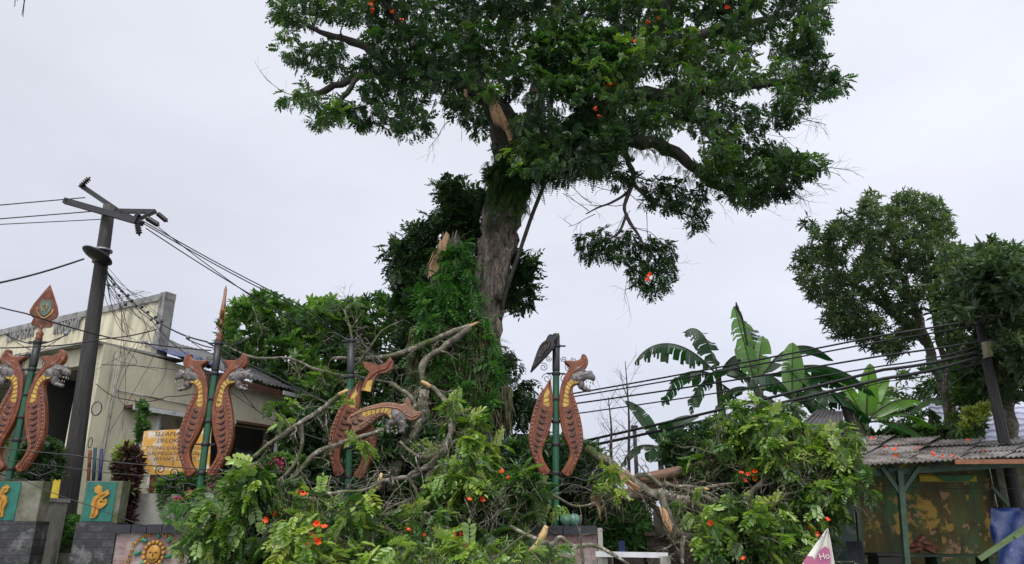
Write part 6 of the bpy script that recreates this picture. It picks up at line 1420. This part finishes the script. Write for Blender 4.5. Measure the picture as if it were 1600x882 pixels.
# bench
bn = empty('bench', at(1460, 885, 13.6), 'dark plank bench along the peeling shelter wall', 'bench')
a = at(1362, 866, 13.7); c = at(1548, 866, 13.7)
mb = MB(); 
for k in range(3): mb.box(((a.x + c.x) / 2, 13.5 + k * .17, a.z - .02), (c.x - a.x, .14, .04))
mb.build('seat', M['green_wood'], bn)
for k in range(3):
    x = a.x + .15 + k * (c.x - a.x - .3) / 2; mb = MB(); mb.box((x, 13.67, (a.z + ground_z(x, 13.6)) / 2 - .02), (.08, .4, a.z - ground_z(x, 13.6))); mb.build('leg', M['green_wood'], bn)
# bricks on the bench
rg = np.random.default_rng(402)
BR = [(1428, 859, 'lying flat leftmost at the foot of the pile'), (1440, 858, 'standing on edge in the middle of the pile'), (1452, 860, 'lying flat at the right foot of the pile'), (1434, 851, 'tilted left on top of the lower bricks'), (1446, 850, 'standing upright in the heap'), (1437, 843, 'bright orange topmost in the heap'), (1424, 853, 'leaning steeply at the left of the heap'), (1456, 854, 'half a brick at the far right of the heap')]
proto = None
for i, (x, y, lab) in enumerate(BR):
    if proto is None:
        bmx = bmesh.new(); bmesh.ops.create_cube(bmx, size=1, matrix=Matrix.Diagonal((.21, .10, .055, 1))); bmesh.ops.bevel(bmx, geom=bmx.edges[:], offset=.006, segments=1, affect='EDGES'); me = bpy.data.meshes.new('brick'); bmx.to_mesh(me); bmx.free(); proto = link('loose_brick', me, M['brick_red']); o = proto
    else: o = proto.copy(); COL.objects.link(o)
    o.location = at(x, y, 13.55 + rg.uniform(-.03, .08)); o.rotation_euler = (rg.uniform(-.3, .3), rg.uniform(-.5, .5), rg.uniform(-.7, .7)); tag(o, 'loose red brick ' + lab, 'brick', 'loose bricks on the bench')
mb = MB(); mb.box((at(1388, 878, 13.1).x, 13.1, at(1388, 878, 13.1).z - .3), (.5, .4, .75)); mb.box((at(1388, 878, 13.1).x, 13.1, at(1388, 868, 13.1).z + .02), (.54, .44, .04)); tag(mb.build('storage_box', M['dark_interior']), 'black lidded box at the left end of the shelter bench', 'box')
# dark corrugated sheet leaning
P_, F_ = corr(at(1321, 846, 12.3), Vector((1, 0, 0)), Vector((0, -.1, -1)).normalized(), .26, 1.3, .04, .008, 0, 2)
tag(MB().add(P_, F_, True).build('metal_sheet', mat('dark_sheet', (.05, .055, .07, 1), (.03, .03, .04, 1), 5, .4)), 'small dark ribbed sheet leaning left of the shelter wall', 'metal sheet')
# blossoms lying on the shelter roof
for i, (x, y, lab) in enumerate(((1365, 689, 'orange blossom lying nearest the back left of the rusty roof'), (1406, 714, 'brightest orange blossom lying on the rusty roof eave, left half'), (1458, 708, 'orange blossom lying mid-roof right of center'), (1497, 711, 'orange blossom lying near the eave above the orange board'), (1402, 697, 'pale faded blossom on the upper left roof sheets'), (1430, 699, 'faint pink blossom on the upper roof sheets'), (1475, 714, 'small orange blossom close to the eave, right of center'), (1513, 690, 'small orange blossom at the back edge of the roof near the leaning pole'), (1538, 705, 'tiny red blossom just left of the leaning pole'), (1381, 700, 'tiny red blossom on the left roof sheets'))):
    nrm = (frr - fl_).cross(bl - fl_).normalized(); h = hit(x, y, fl_ + Vector((0, 0, .07)), nrm); o = flower(h, .05 if i < 4 else .032, rg, None, 2, 'fallen_blossom'); tag(o, lab, 'flower', 'blossoms fallen on the shelter roof')
# blue tarpaulin + bamboo rail
mb = MB(); W_ = 14; rg = np.random.default_rng(405)
c0 = at(1549, 794, 12.3); c1 = at(1650, 794, 12.3); c2 = at(1556, 900, 12.1); pts = []
for j in range(14):
    for i in range(W_ + 1):
        a = c0.lerp(c1, i / W_); b = c2.lerp(at(1655, 900, 12.1), i / W_); p = a.lerp(b, j / 13); p.y += .07 * math.sin(i * 1.1 + j * .5) + .04 * math.sin(i * 3.1 - j * .9) + rg.uniform(-.025, .025); pts.append(p)
o = mb.add(pts, [(j * (W_ + 1) + i, j * (W_ + 1) + i + 1, (j + 1) * (W_ + 1) + i + 1, (j + 1) * (W_ + 1) + i) for j in range(13) for i in range(W_)], True).build('tarpaulin', M['tarp_blue']); sm = o.modifiers.new('s', 'SOLIDIFY'); sm.thickness = .006
tag(o, 'bright blue tarpaulin hanging upright beside the shelter wall', 'tarpaulin')
mb = MB(); mb.bar(at(1530, 874, 11.6), at(1640, 800, 11.2), .09, .07); mb.bar(at(1585, 840, 11.38), at(1640, 803, 11.18), .13, .05); tag(mb.build('sloping_rail', M['bamboo']), 'pale green wooden rail sloping up across the bright blue tarpaulin', 'rail')
# banner
bp_ = [(1293, 826), (1297, 845), (1306, 895), (1280, 898), (1245, 895), (1262, 868), (1275, 848)]
bnr = empty('cloth_banner', at(1280, 882, 10.2), 'white cloth banner with a pink heart, drooping at the bottom beside the shelter', 'banner')
mb = MB(); rg = np.random.default_rng(407); n_ = 12; pts = []
for j in range(n_ + 1):
    t = j / n_; yl = 826 + 72 * t; xl = float(np.interp(yl, [826, 848, 868, 898], [1292, 1276, 1262, 1243])); xr = float(np.interp(yl, [826, 845, 898], [1294, 1298, 1307]))
    for i in range(9): x = xl + (xr - xl) * i / 8; pts.append(at(x, yl, 10.2 + .03 * math.sin(i * 2.1 + .5)))
o = mb.add(pts, [(j * 9 + i, j * 9 + i + 1, (j + 1) * 9 + i + 1, (j + 1) * 9 + i) for j in range(n_) for i in range(8)], True).build('cloth', M['banner'], bnr); o.modifiers.new('s', 'SOLIDIFY').thickness = .004
mb = MB(); mb.slab(wpoly([(1256, 876), (1262, 869), (1270, 870), (1273, 877), (1280, 862), (1289, 854), (1296, 858), (1298, 872), (1296, 888), (1262, 900), (1256, 888)], 10.155), (0, .006, 0)); mb.build('heart', M['pink'], bnr)
text('lettering', 'in', M['text_dark'], bnr, at(1283, 843, 10.14), (1, 0, .6), (-.5, 0, 1), .11, .002)
text('lettering', 'Ho', M['banner'], bnr, at(1289, 874, 10.14), (1, 0, .15), (0, 0, 1), .11, .002)
# leaning right pole
YR = 13.9; a = at(1592, 800, YR); b = at(1520, 455, YR)
rp_ = empty('utility_pole', a, 'dark leaning wooden pole rising through the shelter roof at the right edge', 'utility pole')
mb = MB(); q = [Vector((a.x + .1, YR, .2))] + [a.lerp(b, t / 6) for t in range(7)]; mb.tube(q, lerpr([.125, .065], len(q)), 10, rough=.06); mb.build('pole', M['pole_wood'], rp_)
mb = MB(); mb.slab([at(1540, 532, YR - .25), at(1548, 531, YR - .25), at(1552, 556, YR - .25), at(1543, 558, YR - .25)], (0, .14, 0)); mb.build('junction_box', M['yellow_board'] if False else mat('cream_box', (.42, .38, .22, 1), None, 5, .6), rp_)
mb = MB(); mb.bar(at(1545, 531, YR - .2), at(1572, 548, YR - .5), .03, .03); lamp_arm = mb.build('lamp_arm', M['galv'], rp_)
mb = MB(); 
for dx in (-6, 6): mb.tube(spline([at(1538 + dx, 560, YR - .14), at(1560 + dx, 640, YR - .2), at(1572 + dx, 712, YR - .2)], 5), .010, 4)
mb.build('pole_cable', M['cable'], rp_)
# wires on the right
WG = [((1700, 462, 12.5), (1380, 524, 14.5), (770, 636, 19.5), 'highest of the wires crossing the banana grove', .015), ((1700, 470, 12.5), (1380, 533, 14.6), (770, 640, 19.5), 'second highest wire crossing the banana grove', .013), ((1700, 500, 12.5), (1380, 556, 14.6), (770, 648, 19.5), 'third wire crossing the upright banana leaf', .015),
      ((1534, 540, 13.8), (1380, 572, 14.8), (770, 664, 19.5), 'fourth wire crossing the middle of the grove', .012), ((1534, 548, 13.8), (1380, 578, 14.8), (770, 720, 19.5), 'thick bundled wire second from the bottom over the grove', .024), ((1536, 556, 13.8), (1380, 592, 14.8), (770, 728, 19.5), 'thick bundled wire lowest over the banana grove', .026), ((1536, 566, 13.8), (1380, 597, 15), (1130, 650, 17), 'thin wire below the bundled ones, reaching the leafy bough', .008)]
for p0, p1, p2, lab, r_ in WG: wire([p0, p1, p2], lab, r_ * 1.35, .05)
wire([(1541, 560, 13.8), (1440, 630, 14), (1350, 700, 14.2)], 'thin slack wire from the leaning right pole down to the shelter roof', .007, .04)
for k, y in enumerate((741, 758)): wire([(1335, y, 12.5), (1600, y + (1 if k == 0 else 6), 12.4)], ['thin wire strung below the shelter eave', 'thin wire strung lower across the peeling wall'][k], .005, .02)
# far house roof, tiled
hr = empty('tiled_house', at(1580, 700, 19.5), 'house with pale lilac wavy-tiled roof at the far right behind the leaning pole', 'house')
mb = MB(); o0 = at(1548, 700, 18.8); rows_ = 9; cols = 60
P_ = []; F_ = []
for j in range(rows_):
    for e_ in (0, 1):
        for i in range(cols + 1):
            x = o0.x + i * .07; y = 18.8 + (j + e_) * .30; z = o0.z - .25 + (j + e_) * .20 + (.05 if e_ == 0 else 0) + .016 * math.sin(i * 1.57); P_.append(Vector((x, y, z)))
w_ = cols + 1
for j in range(rows_):
    for i in range(cols): b0 = 2 * j * w_ + i; F_.append((b0, b0 + 1, b0 + w_ + 1, b0 + w_))
    if j < rows_ - 1:
        for i in range(cols): b0 = (2 * j + 1) * w_ + i; F_.append((b0, b0 + 1, b0 + w_ + 1, b0 + w_))
mb.add(P_, F_, False).build('roof', M['tile_pale'], hr)
mb = MB(); mb.box((o0.x + 2.1, 20.6, (o0.z + .3) / 2), (4.0, 2.8, o0.z - .3)); mb.build('wall', M['concrete'], hr)
# small dark tiled roof behind the right bough
hr = empty('small_house', at(1270, 720, 16.2), 'small house with dark weathered tiled roof peeking over the right leafy bough', 'house')
mb = MB(); a = [at(1245, 672, 15.6), at(1278, 643, 17), at(1315, 645, 17), at(1318, 690, 15.6)]; mb.slab(a, (0, .05, -.08))
for k in range(9): mb.tube([a[0].lerp(a[3], k / 8) + Vector((0, 0, .02)), a[1].lerp(a[2], k / 8) + Vector((0, 0, .02))], .03, 6)
mb.build('roof', M['tile_dark'], hr); mb = MB(); mb.box((at(1300, 700, 16.4).x, 16.6, 1.6), (1.0, 1.4, 3.2)); mb.build('wall', M['concrete'], hr)
# leafy yellow-flowered spray near the pole
shrub('yellow-orange leaved plant hanging beside the leaning pole above the lilac roof', [(1508, 640), (1545, 632), (1540, 655), (1505, 668)], 16, T_ROS, 'sunleaf' if False else 'croton', .12, .97, .04, 310, 'plant', 'yellow_plant', 9, 9, .08)
# pale corrugated roof far behind the big trunk
hr = empty('far_house', at(785, 720, 24), 'distant house with pale ribbed roof glimpsed right of the big trunk', 'house')
P_, F_ = corr(at(735, 704, 23), Vector((1, 0, 0)), Vector((0, .95, .3)).normalized(), 3.6, 2.4, .2, .03, 0, 3); MB().add(P_, F_, True).build('roof', M['galv'], hr)
mb = MB(); c = at(775, 704, 24); mb.box((c.x + .5, 24.4, c.z / 2 - .1), (3.0, 2.0, c.z - .2)); mb.build('wall', M['concrete'], hr)
# grey lattice pole far behind small banana
mb = MB(); a = at(995, 745, 18); b = at(991, 668, 18); mb.tube([Vector((a.x, 18, .8)), a, b], .05, 8); mb.box(b, (.16, .1, .08)); tag(mb.build('metal_pole', M['galv']), 'thin grey metal pole left of the small banana plant', 'pole')
# white rail right of the pink wall + posts
rl = empty('guard_rail', at(990, 882, 10.9), 'pale metal guard rail running right from the pink brick wall', 'rail')
mb = MB(); mb.bar(at(930, 866, 10.95), at(1043, 868, 11.1), .05, .07); mb.build('beam', M['white_paint'], rl)
for px in (942, 1040): mb = MB(); p = at(px, 872, 11.0); mb.bar(Vector((p.x, p.y + .08, .05)), p + Vector((0, .08, .02)), .14, .1); mb.build('post', M['concrete'], rl)
# ledge and dark panel below the fallen trunk
mb = MB(); a = at(1010, 838, 12.6); c = at(1110, 838, 12.6); mb.slab([(a.x, 12.6, .2), (a.x, 12.6, a.z), (c.x, 12.6, a.z), (c.x, 12.6, .2)], (0, .4, 0)); mb.box(((a.x + c.x) / 2, 12.75, a.z + .03), (c.x - a.x + .1, .5, .06)); tag(mb.build('low_ledge', brickmat('ledge_brick', (.09, .06, .045, 1), (.06, .045, .035, 1), (.03, .03, .03, 1), .22, .08)), 'dark brick ledge half hidden beneath the splintered trunk', 'ledge')
mb = MB(); p = at(971, 856, 12.2); mb.box((p.x, 12.2, p.z), (.10, .06, .20)); tag(mb.build('plastic_panel', M['tarp_blue']), 'small bright blue panel above the guard rail', 'panel')
# long dark fence deep behind, closing the gaps under the boughs
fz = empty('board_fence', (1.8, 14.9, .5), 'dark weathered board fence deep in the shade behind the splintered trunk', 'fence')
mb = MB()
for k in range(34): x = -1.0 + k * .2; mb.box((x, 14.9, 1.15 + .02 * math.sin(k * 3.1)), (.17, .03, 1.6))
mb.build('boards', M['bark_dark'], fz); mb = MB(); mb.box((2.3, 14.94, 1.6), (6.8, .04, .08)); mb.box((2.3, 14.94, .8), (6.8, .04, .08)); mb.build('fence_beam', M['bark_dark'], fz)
# two clouded round lamps on the wall by the right lamp post
for k, (x, lab) in enumerate(((884, 'clouded green glass globe lying left of its twin at the right lamp post foot'), (897, 'clouded green glass globe lying right of its twin on the pink wall'))):
    g_ = at(x, 811, 11.5); mb = MB(); mb.lathe(g_ - Vector((0, 0, .10)), [(.04, -.02), (.05, 0), (.085, .04), (.095, .09), (.08, .14), (.04, .17)], 14); tag(mb.build('glass_globe', M['glass_jar']), lab, 'lamp globe', 'glass globes')
# falling leaf sprays caught high at the top left corner (hanging palm leaflets, close to camera)
pl = empty('palm_tip', at(40, -40, 5), 'dark drooping palm leaflets poking in at the top left corner', 'palm leaf')
mb = MB()
for (x0, y0, x1, y1) in ((26, -40, 23, 11), (46, -40, 34, 24), (41, -40, 36, 27), (30, -60, 27, 2)):
    a = at(x0, y0, 5); c = at(x1, y1, 5); s_ = Vector((.008, 0, 0)); mb.add([a - s_, a + s_, c + s_ * .4, c - s_ * .4, a + Vector((0, .006, 0)), c + Vector((0, .004, 0))], [(0, 1, 2, 3), (0, 4, 5, 3), (1, 4, 5, 2)])
mb.build('leaflet', M['bark_dark'], pl)
mb = MB(); mb.tube(spline([at(0, -200, 5.4), at(20, -90, 5.2), at(46, -38, 5)], 5), .02, 6); mb.build('stalk', M['bark_dark'], pl)
